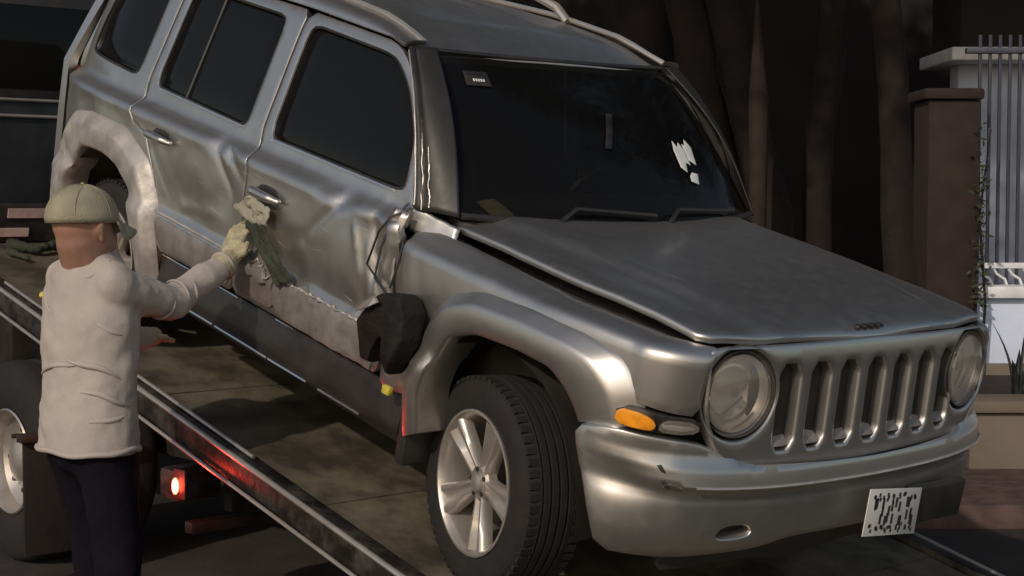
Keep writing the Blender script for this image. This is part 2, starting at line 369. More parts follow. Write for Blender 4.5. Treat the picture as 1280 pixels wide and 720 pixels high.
# trees ---------------------------------------------------------------------------
def tree(name, label, base, stems, crown_c, crown_r, nleaf, bark=None):
    t = empty(name, base); tag(t, label, 'tree', 'street trees behind the wrecked car')
    bm = bmesh.new()
    for pts, r0, r1 in stems:
        P = []; Rr = []; n = len(pts)
        for i in range(n-1):
            for j in range(4):
                f = j/4; a = Vector(pts[i]).lerp(Vector(pts[i+1]), f); a += Vector((noise.noise(a*1.7), noise.noise(a*1.7+Vector((9, 0, 0))), 0))*.06
                P.append(a); q = (i+f)/(n-1); Rr.append((r0+(r1-r0)*q)*(1+.13*noise.noise(a*4)))
        P.append(Vector(pts[-1])); Rr.append(r1); Rr[0] *= 1.35
        addtube(bm, P, Rr, 14)
    for v in bm.verts: v.co += Vector((noise.noise(v.co*9), noise.noise(v.co*9+Vector((5, 5, 5))), 0))*.03
    bmobj('trunk', bm, bark or M['bark'], t, True, 80)
    vs = []; fs = []
    cl = [Vector([random.gauss(0, 1) for _ in range(3)]).normalized()*random.uniform(.2, 1)**.5 for _ in range(70)]
    cl = [Vector((c.x*crown_r[0], c.y*crown_r[1], c.z*crown_r[2]))+Vector(crown_c) for c in cl]
    for i in range(nleaf):
        c = random.choice(cl)+Vector([random.gauss(0, .33) for _ in range(3)]); a = Vector([random.gauss(0, 1) for _ in range(3)]).normalized(); b = a.orthogonal().normalized(); s = random.uniform(.08, .17)
        k = len(vs); vs += [c-a*s, c+b*s*.45, c+a*s, c-b*s*.45]; fs.append((k, k+1, k+2, k+3))
    o = meshobj('shade_crown', vs, fs, M['leaf'], t, False)  # unseen leaf mass, spread over the car to darken its roof and bonnet reflections
    return t
tree('street_tree', 'thick brown upright tree trunk behind the far edge of the car roof', (1.25, 14.5, .1),
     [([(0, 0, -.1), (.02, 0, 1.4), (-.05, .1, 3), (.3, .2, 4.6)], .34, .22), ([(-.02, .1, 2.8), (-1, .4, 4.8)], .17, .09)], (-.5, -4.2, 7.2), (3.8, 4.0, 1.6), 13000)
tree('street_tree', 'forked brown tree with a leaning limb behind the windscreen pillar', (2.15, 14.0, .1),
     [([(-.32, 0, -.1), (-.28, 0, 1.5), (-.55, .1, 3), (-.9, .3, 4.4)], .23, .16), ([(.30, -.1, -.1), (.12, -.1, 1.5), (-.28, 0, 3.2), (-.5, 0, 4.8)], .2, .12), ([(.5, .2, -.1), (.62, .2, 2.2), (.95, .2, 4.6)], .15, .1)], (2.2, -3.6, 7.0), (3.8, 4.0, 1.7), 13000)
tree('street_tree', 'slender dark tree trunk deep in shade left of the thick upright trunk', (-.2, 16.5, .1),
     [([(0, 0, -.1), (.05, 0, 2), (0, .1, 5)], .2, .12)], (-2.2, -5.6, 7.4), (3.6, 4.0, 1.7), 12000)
tree('street_tree', 'added dark tree behind the tow truck cab, blocking the sky', (-5.2, 16.5, .1),
     [([(0, 0, -.1), (.05, 0, 2), (0, .1, 4.6)], .26, .15)], (0, -2, 6.4), (3.6, 3.6, 1.8), 9000)  # added tree, kept to block the sky behind the cab
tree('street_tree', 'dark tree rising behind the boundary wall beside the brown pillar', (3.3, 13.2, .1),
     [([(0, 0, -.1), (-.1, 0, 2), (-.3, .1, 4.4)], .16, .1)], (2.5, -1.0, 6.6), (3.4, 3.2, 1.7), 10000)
# agaves and climbing leaves
def agave(label, loc, leaves):
    t = empty('agave_plant', loc); tag(t, label, 'plant', 'agaves in the planter')
    for (az, lean, L, wd_) in leaves:
        vs = []; fs = []; n = 8
        d2 = Vector((math.cos(az), math.sin(az), 0)); sdv = Vector((-math.sin(az), math.cos(az), 0))
        for i in range(n+1):
            q = i/n; c = d2*(lean*L*q*q+.02)+Vector((0, 0, L*q*(1-.15*lean*q))); wv = wd_*(.55+.9*q-1.45*q**2.2) if q < 1 else 0
            wv = max(.0015, wv); vs += [c-sdv*wv, c+d2*-.014*(1-q), c+sdv*wv, c+d2*.016*(1-q)]
        for i in range(n):
            for k in range(4): a = i*4+k; b = i*4+(k+1) % 4; fs.append((a, b, b+4, a+4))
        fs.append((0, 3, 2, 1)); fs.append((n*4, n*4+1, n*4+2, n*4+3))
        meshobj('leaf', vs, fs, M['agave'], t, True)
agave('dark agave with two tall pointed leaves standing before the pale wall', (3.13, 9.75, .45), [(math.pi*.95, .32, .52, .035), (.2, .08, .46, .03), (1.2, .5, .3, .03), (4.2, .55, .26, .03), (5.2, .5, .3, .03)])
agave('smaller agave farther right in the planter bed', (3.75, 9.9, .45), [(k*1.05, .5, .36+.05*(k % 2), .032) for k in range(6)])
sh = empty('climbing_shrub', (3.22, 10.84, .45)); tag(sh, 'thin dark leafy shrub climbing the pillar beside the fence', 'shrub')
bm = bmesh.new(); addtube(bm, [(0, 0, 0), (.03, 0, .5), (-.02, .0, 1.1), (.05, 0, 1.7)], [.012, .01, .008, .005], 6); bmobj('stem', bm, M['bark'], sh, True)
vs = []; fs = []
for i in range(130):
    z = random.uniform(.45, 1.75); c = Vector((random.gauss(-.02, .03), random.gauss(-.02, .03), z)); a = Vector([random.gauss(0, 1) for _ in range(3)]).normalized(); b = a.orthogonal().normalized(); s = random.uniform(.018, .04)
    k = len(vs); vs += [c-a*s, c+b*s*.45, c+a*s, c-b*s*.45]; fs.append((k, k+1, k+2, k+3))
meshobj('foliage', vs, fs, M['leaf'], sh, False)
sp = tube('marker_stake', [(2.05, 13.2, .1), (2.05, 13.2, 2.5), (2.03, 13.2, 3.32)], [.05, .085, .012], M['brown']); tag(sp, 'pale pointed stake standing between the trees right of the leaning limb', 'stake')
# ================================================================== TOW TRUCK
tt = empty('tow_truck', ORG); tt.rotation_euler = (0, 0, HEAD); tag(tt, 'dark flatbed tow truck with its bed tilted down under the wrecked car', 'tow truck')
bed = empty('tilting_bed', (0, 0, .445)); 
# the bed is a part: give it the deck as its own mesh
bpy.data.objects.remove(bed)
cp, sp_ = math.cos(PITCH), math.sin(PITCH)
def B(x, y, z): return Vector((x*cp+z*sp_, y, -x*sp_+z*cp+.445))      # car/bed frame -> truck frame
def bedbox(name, lo, hi, m, parent=tt, bev=.004):
    bm = bmesh.new(); addbox(bm, lo, hi, bev)
    for v in bm.verts: v.co = B(*v.co)
    return bmobj(name, bm, m, parent, True)
BX0, BX1, BY0, BY1 = -4.15, 1.66, -.985, 1.2
deck = bedbox('bed', (BX0, BY0+.07, -.10), (BX1, BY1-.07, -.045), M['deck'], tt)
def deckplate(x0, x1, i):
    mt = M['deck']
    bm = bmesh.new(); nx = 14; ny = 22
    g = [[bm.verts.new((x0+.004+(x1-x0-.008)*i_/nx, BY0+.075+(BY1-BY0-.15)*j/ny, 0)) for j in range(ny+1)] for i_ in range(nx+1)]
    for i_ in range(nx):
        for j in range(ny): bm.faces.new((g[i_][j], g[i_+1][j], g[i_+1][j+1], g[i_][j+1]))
    for v in bm.verts: v.co.z = -.037+.004*noise.noise(Vector((v.co.x*2.5, v.co.y*2.5, i)))
    r = bmesh.ops.extrude_face_region(bm, geom=bm.faces[:]); 
    for v in [e for e in r['geom'] if isinstance(e, bmesh.types.BMVert)]: v.co.z = -.044
    for v in bm.verts: v.co = B(*v.co)
    return bmobj('deck_plate', bm, mt, deck, True)
xs = np.linspace(BX0, BX1, 6)
for i in range(5): deckplate(xs[i], xs[i+1], i)
for s, (y0, y1) in enumerate(((BY0, BY0+.065), (BY1-.065, BY1))):
    r = bedbox('side_rail', (BX0, y0, -.125), (BX1-.25, y1, -.012), M['rail'], tt, .006)
    yo = y0-.012 if s == 0 else y1+.012
    for zz, w_ in ((-.018, .011), (-.128, .008)):
        bm = bmesh.new(); addtube(bm, [B(BX0+.02, yo, zz), B(BX1-.3, yo, zz)], w_, 10); bmobj('rail_lip', bm, M['chrome'] if False else M['alloy'], r, True)
bm = bmesh.new(); addtube(bm, [B(-3.3, BY0+.03, .0), B(-1.9, BY0+.03, .0), B(-1.05, BY0+.03, .0)], .008, 8); bmobj('cable', bm, M['alloy'], tt, True)
for k in range(12):
    x = BX0+.3+k*.42; bedbox('cross_member', (x, BY0+.075, -.19), (x+.06, BY1-.075, -.103), M['darkmetal'], tt)
hb = bedbox('head_board', (BX0-.02, BY0+.1, -.03), (BX0+.05, BY1-.1, .16), M['darkmetal'], tt)
bedbox('tape', (BX0+.052, -.62, .10), (BX0+.058, -.35, .15), M['pink'], hb, 0); bedbox('tape', (BX0+.052, -.9, .0), (BX0+.058, -.5, .045), M['pink'], hb, 0)
# chassis, level
for y in (-.42, .42): box('chassis_beam', (-6.8, y-.045, .48), (-1.35, y+.045, .70), M['darkmetal'], tt)
box('chassis_crossbar', (-1.42, -.6, .44), (-1.30, .6, .60), M['darkmetal'], tt)
box('bumper_bar', (-1.60, -.92, .33), (-1.54, .92, .38), M['darkmetal'], tt, .01)
for y in (-.72, .72): box('bumper_bracket', (-1.58, y-.03, .403), (-1.52, y+.03, .70), M['darkmetal'], tt)
# wheels of the truck
def truck_wheel(x, y, out, r=.46):
    bm = bmesh.new()
    prof = [(.24, .11), (.27, .125), (.34, .135), (.42, .125), (.452, .10), (r, .06), (r, .02), (r-.012, .015), (r-.012, -.015), (r, -.02), (r, -.06), (.452, -.10), (.42, -.125), (.34, -.135), (.27, -.125), (.24, -.11)]
    lathe(bm, prof, (0, 0, 0), 'y', 48)
    t = bmobj('wheel', bm, M['rubber'], tt, True, 45); t.location = (x, y, r); 
    bm = bmesh.new(); s = -1 if out < 0 else 1
    rg = lathe(bm, [(.243, s*.118), (.236, s*.125), (.225, s*.11), (.215, s*.05), (.17, s*.015), (.11, s*.03), (.095, s*.075), (.06, s*.09), (.004, s*.09)], (0, 0, 0), 'y', 36)
    bm.faces.new(rg[-1]); bmobj('rim', bm, M['alloy'], t, True, 40)
    for k in range(8):
        a = k*math.pi/4; bm = bmesh.new(); c = (.14*math.cos(a), 0, .14*math.sin(a)); addtube(bm, [(c[0], s*.02, c[2]), (c[0], s*.055, c[2])], .012, 6); bmobj('wheel_nut', bm, M['darkmetal'], t, True)
for x in (-2.98, -6.6):
    for s in (-1, 1):
        truck_wheel(x, s*.93, s)
        if x > -4: truck_wheel(x, s*.64, s)
for s in (-1, 1):
    box('mud_flap', (-2.46, s*.93-.28, .13), (-2.445, s*.93+.10, .62), M['rubber'], tt); box('flap_bracket', (-2.47, s*.93-.3, .623), (-2.42, s*.93+.14, .66), M['darkmetal'], tt)
# tail lamps
for s in (-1, 1):
    hsg = box('lamp_housing', (-1.66, s*.90-.10, .47), (-1.50, s*.90+.10, .60), M['rail'], tt, .025)
    bm = bmesh.new(); rg = lathe(bm, [(.05, 0), (.05, .015), (.04, .03), (.02, .038), (.002, .04)], (-1.50, s*.90, .535), 'x', 20); bm.faces.new(rg[-1]); bm.faces.new(rg[0][::-1])
    bmobj('tail_lamp', bm, M['red'], hsg, True) if s > 0 else bm.free()
    if s < 0:
        bm = bmesh.new(); g = bmesh.ops.create_uvsphere(bm, u_segments=16, v_segments=12, radius=1)
        for v in bm.verts: v.co = Vector((-1.485+v.co.x*.013, -1.02+v.co.y*.013, .545+v.co.z*.032))
        bmobj('lit_marker', bm, emit('lit_red_lamp', (1., .12, .05), 22), hsg, True)
        bm = bmesh.new(); addbox(bm, (-1.53, -1.006, .49), (-1.44, -.985, .61), .01); bmobj('marker_base', bm, M['black'], hsg, True)
        ll = bpy.data.lights.new('marker_glow', 'POINT'); ll.energy = 3.2; ll.color = (1, .05, .03); ll.shadow_soft_size = .03
        lo = bpy.data.objects.new('marker_glow', ll); link(lo, tt); lo.location = (-1.47, -1.09, .545)
# cab
cb = box('cab', (-6.9, -1.05, .55), (-4.45, 1.05, 2.95), M['cab'], tt, .06)
fr = box('window_frame', (-4.452, -.80, 2.22), (-4.43, .80, 2.78), M['black'], cb, .005)
box('pane', (-4.432, -.74, 2.27), (-4.424, .74, 2.73), M['glass'], fr, .002)
for z in (2.21, 2.12): tube('trim_strip', [(-4.44, -1.02, z), (-4.44, 1.02, z)], .011, M['alloy'], cb)
for s in (-1, 1):
    box('side_window', (-6.0, s*1.052-.005, 1.75), (-5.0, s*1.052+.005, 2.5), M['glass'], cb, .002)
    box('marker_lamp', (-4.449, s*.97-.06, 1.86), (-4.425, s*.97+.06, 2.02), M['red'], cb, .01)
box('windshield', (-6.905, -.9, 1.75), (-6.895, .9, 2.6), M['glass'], cb, .002)
box('engine_cover', (-8.0, -.9, .6), (-6.91, .9, 1.65), M['cab'], tt, .08)
box('winch_frame', (-4.38, -.5, .72), (-4.2, .5, 1.28), M['darkmetal'], tt, .02)
# debris on the bed top-left
WB = Matrix.Translation(ORG)@Matrix.Rotation(HEAD, 4, 'Z')
deb = blob('crumpled_strap', [('c', WB@B(-3.98, -.64, -.01), WB@B(-3.84, -.56, .0), .03, .02), ('c', WB@B(-3.84, -.56, .0), WB@B(-3.9, -.42, .01), .02, .03), ('c', WB@B(-3.86, -.7, -.01), WB@B(-3.72, -.66, -.01), .02, .012)], M['rag'], None, .008, 2, .02, .04)
tag(deb, 'crumpled dark strap lying on the upper end of the tow truck bed', 'strap')
# ================================================================== THE WRECKED SUV
car = empty('wrecked_suv', (.441, 5.612, .445)); car.rotation_euler = Matrix(((HX.x*cp, HY.x, HX.x*sp_), (HX.y*cp, HY.y, HX.y*sp_), (-sp_, 0, cp))).to_euler()
tag(car, 'silver-grey boxy four-door SUV with crushed dented side sitting on the tow truck bed', 'suv')
profY = Pc([(.26, .80), (.33, .835), (.42, .856), (.55, .876), (.628, .880), (.650, .874), (.672, .858), (.76, .866), (.87, .872), (.97, .869), (1.006, .8715), (1.018, .8715), (1.026, .860), (1.034, .848), (1.058, .812), (1.068, .804), (1.108, .797), (1.3, .748), (1.5, .693), (1.56, .672), (1.60, .645), (1.635, .60)])
def taper(x):
    t = 0
    if x > .15: t += .10*((x-.15)/.6)**2.6
    if x < -2.75: t += .085*((-2.75-x)/.45)**2.2
    return t
DENTS = [(-.62, .93, .07, .12, .022), (-.86, 1.02, .07, .025, .028), (-.98, 1.03, .05, .02, .014), (-1.72, 1.02, .06, .022, .024), (-1.62, 1.01, .04, .02, .016), (-1.6, .86, .12, .12, .016), (-1.2, .72, .18, .06, .010), (-.8, .80, .16, .10, -.010), (-1.86, .74, .14, .08, .010), (-2.45, .80, .12, .10, .018), (-.56, .78, .05, .20, -.014),
         (-.50, .80, .03, .16, .03), (-1.05, .78, .25, .12, .010), (-1.98, .82, .2, .12, .008), (-2.85, .90, .10, .10, .012)]
def side(s):
    def f(x, z):
        y = profY(z)-taper(x)
        if s < 0:
            for (dx, dz, rx, rz, a) in DENTS:
                e = ((x-dx)/rx)**2+((z-dz)/rz)**2
                if e < 9: y -= a*math.exp(-e)
            if z < 1.10: y -= crease(x, z)
            if z < 1.12:
                y += .0035*fbm(x, 0, z, 2.6)+.0012*fbm(x, 9, z, 9.)
                k = math.exp(-((x+.58)/.11)**2)*(1 if z < 1.08 else 0); y += k*.016*fbm(x*2.2, 3, z*.7, 8.)
                if z < .66: y += .006*fbm(x, 5, z, 7.)
        return Vector((x, s*y, z))
    return f
plan = [(.40, -.862), (.52, -.858), (.62, -.842), (.70, -.805), (.765, -.73), (.815, -.60), (.85, -.42), (.868, -.2), (.873, 0), (.868, .2), (.85, .42), (.815, .60), (.765, .73), (.70, .805), (.62, .842), (.52, .858), (.40, .862)]
PL = [0]
for a, b in zip(plan, plan[1:]): PL.append(PL[-1]+math.dist(a, b))
MID = PL[-1]/2
px_ = Pc([(L-MID, p[0]) for L, p in zip(PL, plan)]); py_ = [(L-MID, p[1]) for L, p in zip(PL, plan)]
def pyf(t): return Pc(py_)(t)
PYC = Pc(py_)
CREASES = [(-.86, 1.01, -1.06, .83, .016, .020), (-.66, 1.0, -.57, .68, .018, .018), (-.75, .95, -.68, .78, -.012, .016), (-1.72, 1.0, -1.56, .84, .014, .018), (-1.62, 1.0, -1.49, .92, .010, .014), (-2.22, .90, -2.04, .72, .010, .02), (-1.06, .83, -1.30, .76, .010, .022), (-1.95, .72, -1.62, .76, -.008, .02)]
def crease(x, z):
    v = 0
    for x0, z0, x1, z1, a, w_ in CREASES:
        dx, dz = x1-x0, z1-z0; t = max(0, min(1, ((x-x0)*dx+(z-z0)*dz)/(dx*dx+dz*dz))); d_ = math.hypot(x-x0-t*dx, z-z0-t*dz)
        if d_ < .12: v += a*(1-t)**.5*(math.exp(-d_/w_)-.25*math.exp(-(d_/.06)**2))
    return v
SEG = {}
for s in (-1, 1):
    S = side(s); sg = -s*-1 if False else (1 if s < 0 else -1)
    # ---- doors, quarter panel
    fd_out = [(-.50, .50), (-.49, .80), (-.50, 1.0), (-.545, 1.11), (-.575, 1.27), (-.70, 1.42), (-.86, 1.545), (-.95, 1.575), (-1.50, 1.592), (-1.52, 1.10), (-1.475, 1.0), (-1.475, .50)]
    fd_win = [(-.60, 1.112), (-.64, 1.28), (-.76, 1.43), (-.88, 1.512), (-.96, 1.528), (-1.455, 1.545), (-1.46, 1.108)]
    rd_out = [(-1.48, .50), (-1.48, 1.0), (-1.525, 1.10), (-1.51, 1.592), (-2.38, 1.60), (-2.44, 1.12), (-2.42, .97), (-2.27, .93), (-2.18, .80), (-2.12, .60), (-2.08, .50)]
    rd_win = [(-1.635, 1.110), (-1.62, 1.545), (-2.33, 1.555), (-2.375, 1.125)]
    door = panel('front_door', fd_out, S, M['paint'], car, [fd_win], d=.016, sgn=sg, depth=.035)
    rdoor = panel('rear_door', rd_out, S, M['paint'], car, [rd_win], d=.016, sgn=sg, depth=.035)
    if s < 0: door['label'] = 'dented front door with crumpled leading edge'; rdoor['label'] = 'creased rear door'
    panel('window', fd_win, S, M['glass'], door, d=.06, gap=-.012, bev=.002, depth=.006, sgn=sg, out=-.016, grid=.08)
    panel('window', rd_win, S, M['glass'], rdoor, d=.06, gap=-.012, bev=.002, depth=.006, sgn=sg, out=-.016, grid=.08)
    def seal(win, par):                                        # black rubber seal with bright lower strip
        p = resample(chaikin(win, 2), .03); bm = bmesh.new(); addtube(bm, [S(a, b)+Vector((0, -s*.004, 0)) for a, b in p]+[S(*p[0])+Vector((0, -s*.004, 0))], .006, 6, False); bmobj('seal', bm, M['black'], par, True)
    seal(fd_win, door); seal(rd_win, rdoor)
    def strip(x0, x1, z0, z1, par, m='chrome', r=.006, off=.004, n=10, nm='belt_strip'):
        bm = bmesh.new(); addtube(bm, [S(x0+(x1-x0)*i/n, z0+(z1-z0)*i/n)+Vector((0, s*off, 0)) for i in range(n+1)], r, 6); return bmobj(nm, bm, M[m], par, True)
    strip(-.66, -1.45, 1.106, 1.106, door); strip(-1.65, -2.36, 1.109, 1.121, rdoor)
    b_ = panel('pillar_trim', [(-1.47, 1.12), (-1.625, 1.12), (-1.61, 1.54), (-1.465, 1.54)], S, M['paint'], door, d=.05, sgn=sg, out=.001, depth=.008) if False else None
    strip(-1.50, -2.12, .652, .652, rdoor, 'scuff2', .0065, .002, 12, 'ridge_highlight'); None  # raised strip imitating the highlight along the door ridge
    if s < 0:
        P = [S(-.53-.64*i/60, .650+.006*fbm(i*.5, 2, 0, 1.))+Vector((0, -.006-.006*abs(fbm(i*.33, 5, 0, 1.)), 0)) for i in range(61)]
        bm = bmesh.new(); addtube(bm, P, [.002+.011*abs(fbm(i*.45, 8, 1, 1.)) for i in range(61)], 6); bmobj('torn_lip', bm, M['scuff2'], door, False)
        P = [S(-1.20-.26*i/24, .650-.02*math.sin(i*.4)+.02*fbm(i*.6, 2, 5, 1.))+Vector((0, -.016, 0)) for i in range(25)]
        bm = bmesh.new(); addtube(bm, P, [.002+.016*abs(fbm(i*.55, 8, 4, 1.)) for i in range(25)], 5); bmobj('torn_lip', bm, M['scuff2'], door, False)
    # vertical guide bar in the rear door glass
    bm = bmesh.new(); addtube(bm, [S(-2.13, 1.115)+Vector((0, -s*.012, 0)), S(-2.10, 1.55)+Vector((0, -s*.012, 0))], .008, 6); bmobj('guide_bar', bm, M['black'], rdoor, True)
    q_out = [(-2.445, 1.12), (-2.39, 1.60), (-3.02, 1.60), (-3.14, 1.30), (-3.195, 1.10), (-3.195, .70), (-3.17, .45), (-3.06, .34), (-2.99, .36), (-2.96, .56), (-2.87, .76), (-2.74, .84), (-2.50, .84), (-2.36, .76), (-2.25, .58), (-2.21, .36), (-2.10, .36), (-2.085, .52), (-2.13, .64), (-2.19, .81), (-2.28, .945), (-2.425, .975)]
    q_win = [(-2.545, 1.135), (-2.50, 1.53), (-2.93, 1.52), (-3.04, 1.30), (-3.075, 1.155)]
    q = panel('quarter_panel', q_out, S, M['paint'], car, [q_win], d=.016, sgn=sg, depth=.04)
    panel('window', q_win, S, M['glass'], q, d=.06, gap=-.012, bev=.002, depth=.006, sgn=sg, out=-.016, grid=.08); seal(q_win, q)
    # ---- fender: own mapping, top rolls over towards the bonnet
    def fen(x, v, S=S, s=s):
        vb = min(v, .95); x_ = x
        y0 = abs(S(min(x, .60), vb).y)
        if x > .58:
            tt_ = -MID+.1815+(x-.58); k = min(1, (x-.58)/.06); y0 = y0*(1-k)+(abs(PYC(tt_))-.012-(.87-profY(vb))*.6)*k; x_ = x*(1-k)+(px_(tt_)-.008)*k
        x = x_
        if v <= .95: return Vector((x, s*y0, v))
        t = (v-.95)/.19
        if t < .32: a = t/.32*1.25; dy_, dz_ = .034*(1-math.cos(a)), .034*math.sin(a)
        else: q_ = (t-.32)/.68; dy_, dz_ = .0233+.085*q_, .0323+(.030+.028*max(0, min(1, (.25-x)/.5)))*q_-.008*q_*q_
        return Vector((x, s*(y0-dy_), .95+dz_+.003*fbm(x, 0, v, 4)))
    f_out = [(-.485, .46), (-.485, 1.0), (-.50, 1.09), (-.40, 1.125), (.0, 1.128), (.45, 1.128), (.70, 1.12), (.80, 1.10), (.835, 1.0), (.83, .80), (.74, .80), (.62, .81), (.56, .74), (.44, .80), (.2, .84), (0, .83), (-.14, .78), (-.22, .66), (-.26, .50)]
    fnd = panel('fender', f_out, fen, M['paint'], car, d=.022, sgn=sg, depth=.03)
    # ---- wheel arch flares
    def flare(nm, outer, inner, mat_, amp, lumpy=0.):
        # ring of stations across from outer to inner
        n = 60
        def along(p, k):
            L = [0]
            for a, b in zip(p, p[1:]): L.append(L[-1]+math.dist(a, b))
            out = []
            for i in range(k+1):
                t = L[-1]*i/k; j = max(0, min(len(p)-2, next((j for j in range(len(L)-1) if L[j+1] >= t-1e-9), len(p)-2))); u = (t-L[j])/(L[j+1]-L[j]); out.append((p[j][0]+(p[j+1][0]-p[j][0])*u, p[j][1]+(p[j+1][1]-p[j][1])*u))
            for _ in range(2): out = [out[0]]+[((out[i-1][0]+2*out[i][0]+out[i+1][0])/4, (out[i-1][1]+2*out[i][1]+out[i+1][1])/4) for i in range(1, k)]+[out[-1]]
            return out
        A = along(outer, n); I = along(inner, n); prof = [(0, -.004), (.03, .004), (.08, .012), (.26, amp*.80), (.31, amp*.94), (.38, amp), (.6, amp*1.0), (.9, amp*1.0), (.96, amp*.9), (1.0, amp*.6), (1.0, -.03), (1.0, -.09)]
        vs = []; fs = []; m_ = len(prof)
        for i in range(n+1):
            for t, h in prof:
                x = A[i][0]+(I[i][0]-A[i][0])*t; z = A[i][1]+(I[i][1]-A[i][1])*t
                P = S(x, z); y = abs(P.y)
                if lumpy and t > 0 and h > 0: 
                    kk = math.exp(-((x+2.72)/.33)**2); h = h*(1-.35*kk)+lumpy*kk*(fbm(x, 1, z, 5)+.35*fbm(x, 7, z, 14)+.12*fbm(x, 2, z, 40)); 
                vs.append((x, s*(profY(min(.99, z))-taper(x)+h), z))
        for i in range(n):
            for k in range(m_-1):
                a = i*m_+k; f = (a, a+m_, a+m_+1, a+1); fs.append(f if s > 0 else f[::-1])
        for e in (0, n): fs.append(tuple(e*m_+k for k in range(m_)))
        o = meshobj(nm, vs, fs, mat_, car, True, 60); return o
    flare('arch_flare', [(-.335, .34), (-.335, .55), (-.27, .79), (-.19, .885), (-.05, .94), (.2, .955), (.42, .95), (.56, .925), (.64, .85), (.665, .745)],
          [(-.225, .40), (-.225, .54), (-.185, .665), (-.12, .765), (0, .81), (.2, .825), (.34, .82), (.42, .77), (.46, .72), (.47, .70)], M['paint'], .048)
    fl = flare('arch_flare', [(-3.175, .55), (-3.16, .72), (-3.04, .85), (-2.95, .90), (-2.75, .935), (-2.45, .93), (-2.22, .84), (-2.13, .68), (-2.085, .50), (-2.08, .37)],
          [(-2.97, .45), (-2.93, .60), (-2.86, .72), (-2.80, .77), (-2.68, .785), (-2.46, .775), (-2.34, .70), (-2.26, .58), (-2.215, .46), (-2.20, .38)], M['scuff2'] if s < 0 else M['paint'], .050, .022 if s < 0 else 0)
    if s < 0: fl['label'] = 'whitish scraped and buckled rear wheel arch flare'
    # mud guard / liner behind front wheel
    bm = bmesh.new(); addbox(bm, (-.335, min(s*.62, s*.885), .255), (-.285, max(s*.62, s*.885), .52), .012); bmobj('mud_guard', bm, M['black'], car, True)
    # sill
    def sil(x, v, s=s): 
        yy = Pc([(.25, .76), (.30, .82), (.325, .845), (.36, .852), (.44, .842), (.47, .838), (.50, .82)])(v); return Vector((x, s*(yy+.003*fbm(x, 2, v, 5)), v))
    sl_ = panel('sill', [(-.345, .27), (-.345, .485), (-2.10, .485), (-2.10, .27)], sil, M['rocker'], car, d=.03, sgn=sg, depth=.03)
    def sill_shine(x0, x1, z, r):
        bm = bmesh.new(); addtube(bm, [sil(x0+(x1-x0)*i/8, z)+Vector((0, s*.004, 0)) for i in range(9)], r, 6); bmobj('sill_highlight', bm, M['chrome'], sl_, True)  # bright tube imitating the highlight line along the sill
    for x0, x1 in ((-2.05, -1.62), (-1.60, -1.21), (-1.20, -.94), (-.86, -.60)): sill_shine(x0, x1, .323, .0055)
    for x0, x1 in ((-2.08, -1.86), (-1.62, -1.47), (-1.20, -1.08)): sill_shine(x0, x1, .478, .004)
    # lower door skins: dirt, plus ground shade put into the rear door's colour
    def low(x, v, S=S, s=s): 
        P = S(x, v); P.y += s*.004; return P
    if s < 0:
        # jagged lower skins: dark where the cladding is gone, scraped where it is bent out
        jag = [(-.50, .645)]+[(-.50-.055*i, .652+.012*math.sin(i*2.3)+.006*math.sin(i*5.1)) for i in range(1, 13)]+[(-1.20, .56), (-1.16, .53)]+[(-1.10+.055*i, .505+.008*math.sin(i*3.1)) for i in range(0, 11)]
        sc = panel('scraped_skin', jag, low, M['scuff'], door, d=.018, sgn=sg, depth=.014, rnd=0, out=.004); sc['label'] = 'scraped torn strip along the bottom of the door'
        dk = panel('bare_patch', [(-1.17, .648), (-1.20, .60), (-1.17, .52), (-1.46, .52), (-1.465, .648), (-1.40, .69), (-1.34, .73), (-1.27, .70), (-1.22, .66)], low, M['lowdoor'], door, d=.018, sgn=sg, depth=.01, rnd=1, out=.003)
        tear = panel('torn_edge', [(-1.46, .66), (-1.40, .675), (-1.33, .64), (-1.25, .655), (-1.22, .61), (-1.27, .60), (-1.31, .615), (-1.38, .60), (-1.44, .635)], low, M['scuff'], door, d=.014, sgn=sg, depth=.02, rnd=0, out=.018)
        panel('shaded_skin', [(-1.49, .64), (-1.49, .515), (-2.07, .515), (-2.125, .64)], low, M['lowdoor'], rdoor, d=.03, sgn=sg, depth=.01, out=.001)  # dark tone stands for the shaded ground mirrored below the crease
    # handles
    for par, hx, hz in ((door, -1.30, .925), (rdoor, -2.13, .955)):
        def cupf(x, z, S=S, s=s, hx=hx, hz=hz): return S(x, z)
        panel('handle_recess', [(hx-.085, hz-.03), (hx-.085, hz+.035), (hx+.06, hz+.035), (hx+.06, hz-.03)], cupf, M['black'], par, d=.02, sgn=sg, depth=.004, out=.003, rnd=2)
        hd = blob('handle', [('c', S(hx+.09, hz-.004)+Vector((0, s*.018, 0)), S(hx+.045, hz)+Vector((0, s*.036, 0)), .013, .017), ('c', S(hx+.045, hz)+Vector((0, s*.036, 0)), S(hx-.07, hz+.002)+Vector((0, s*.036, 0)), .018, .019), ('c', S(hx-.07, hz+.002)+Vector((0, s*.036, 0)), S(hx-.095, hz+.004)+Vector((0, s*.014, 0)), .019, .014)], M['paint'], par, .007, 3)
    # corner between fender, pillar foot and bonnet
    def corner(u, v, s=s):
        a = Vector((-.545, .815, 1.0)).lerp(Vector((-.545, .800, 1.085)), v); b = Vector((-.33, .770, 1.0)).lerp(Vector((-.35, .742, 1.052)), v); p = a.lerp(b, u)
        return Vector((p.x, s*(p.y+.004*fbm(u, v, s, 4)), p.z+.004*fbm(u, v, 7, 5)))
    patch('cowl_side', corner, 10, 6, M['paint'], car)
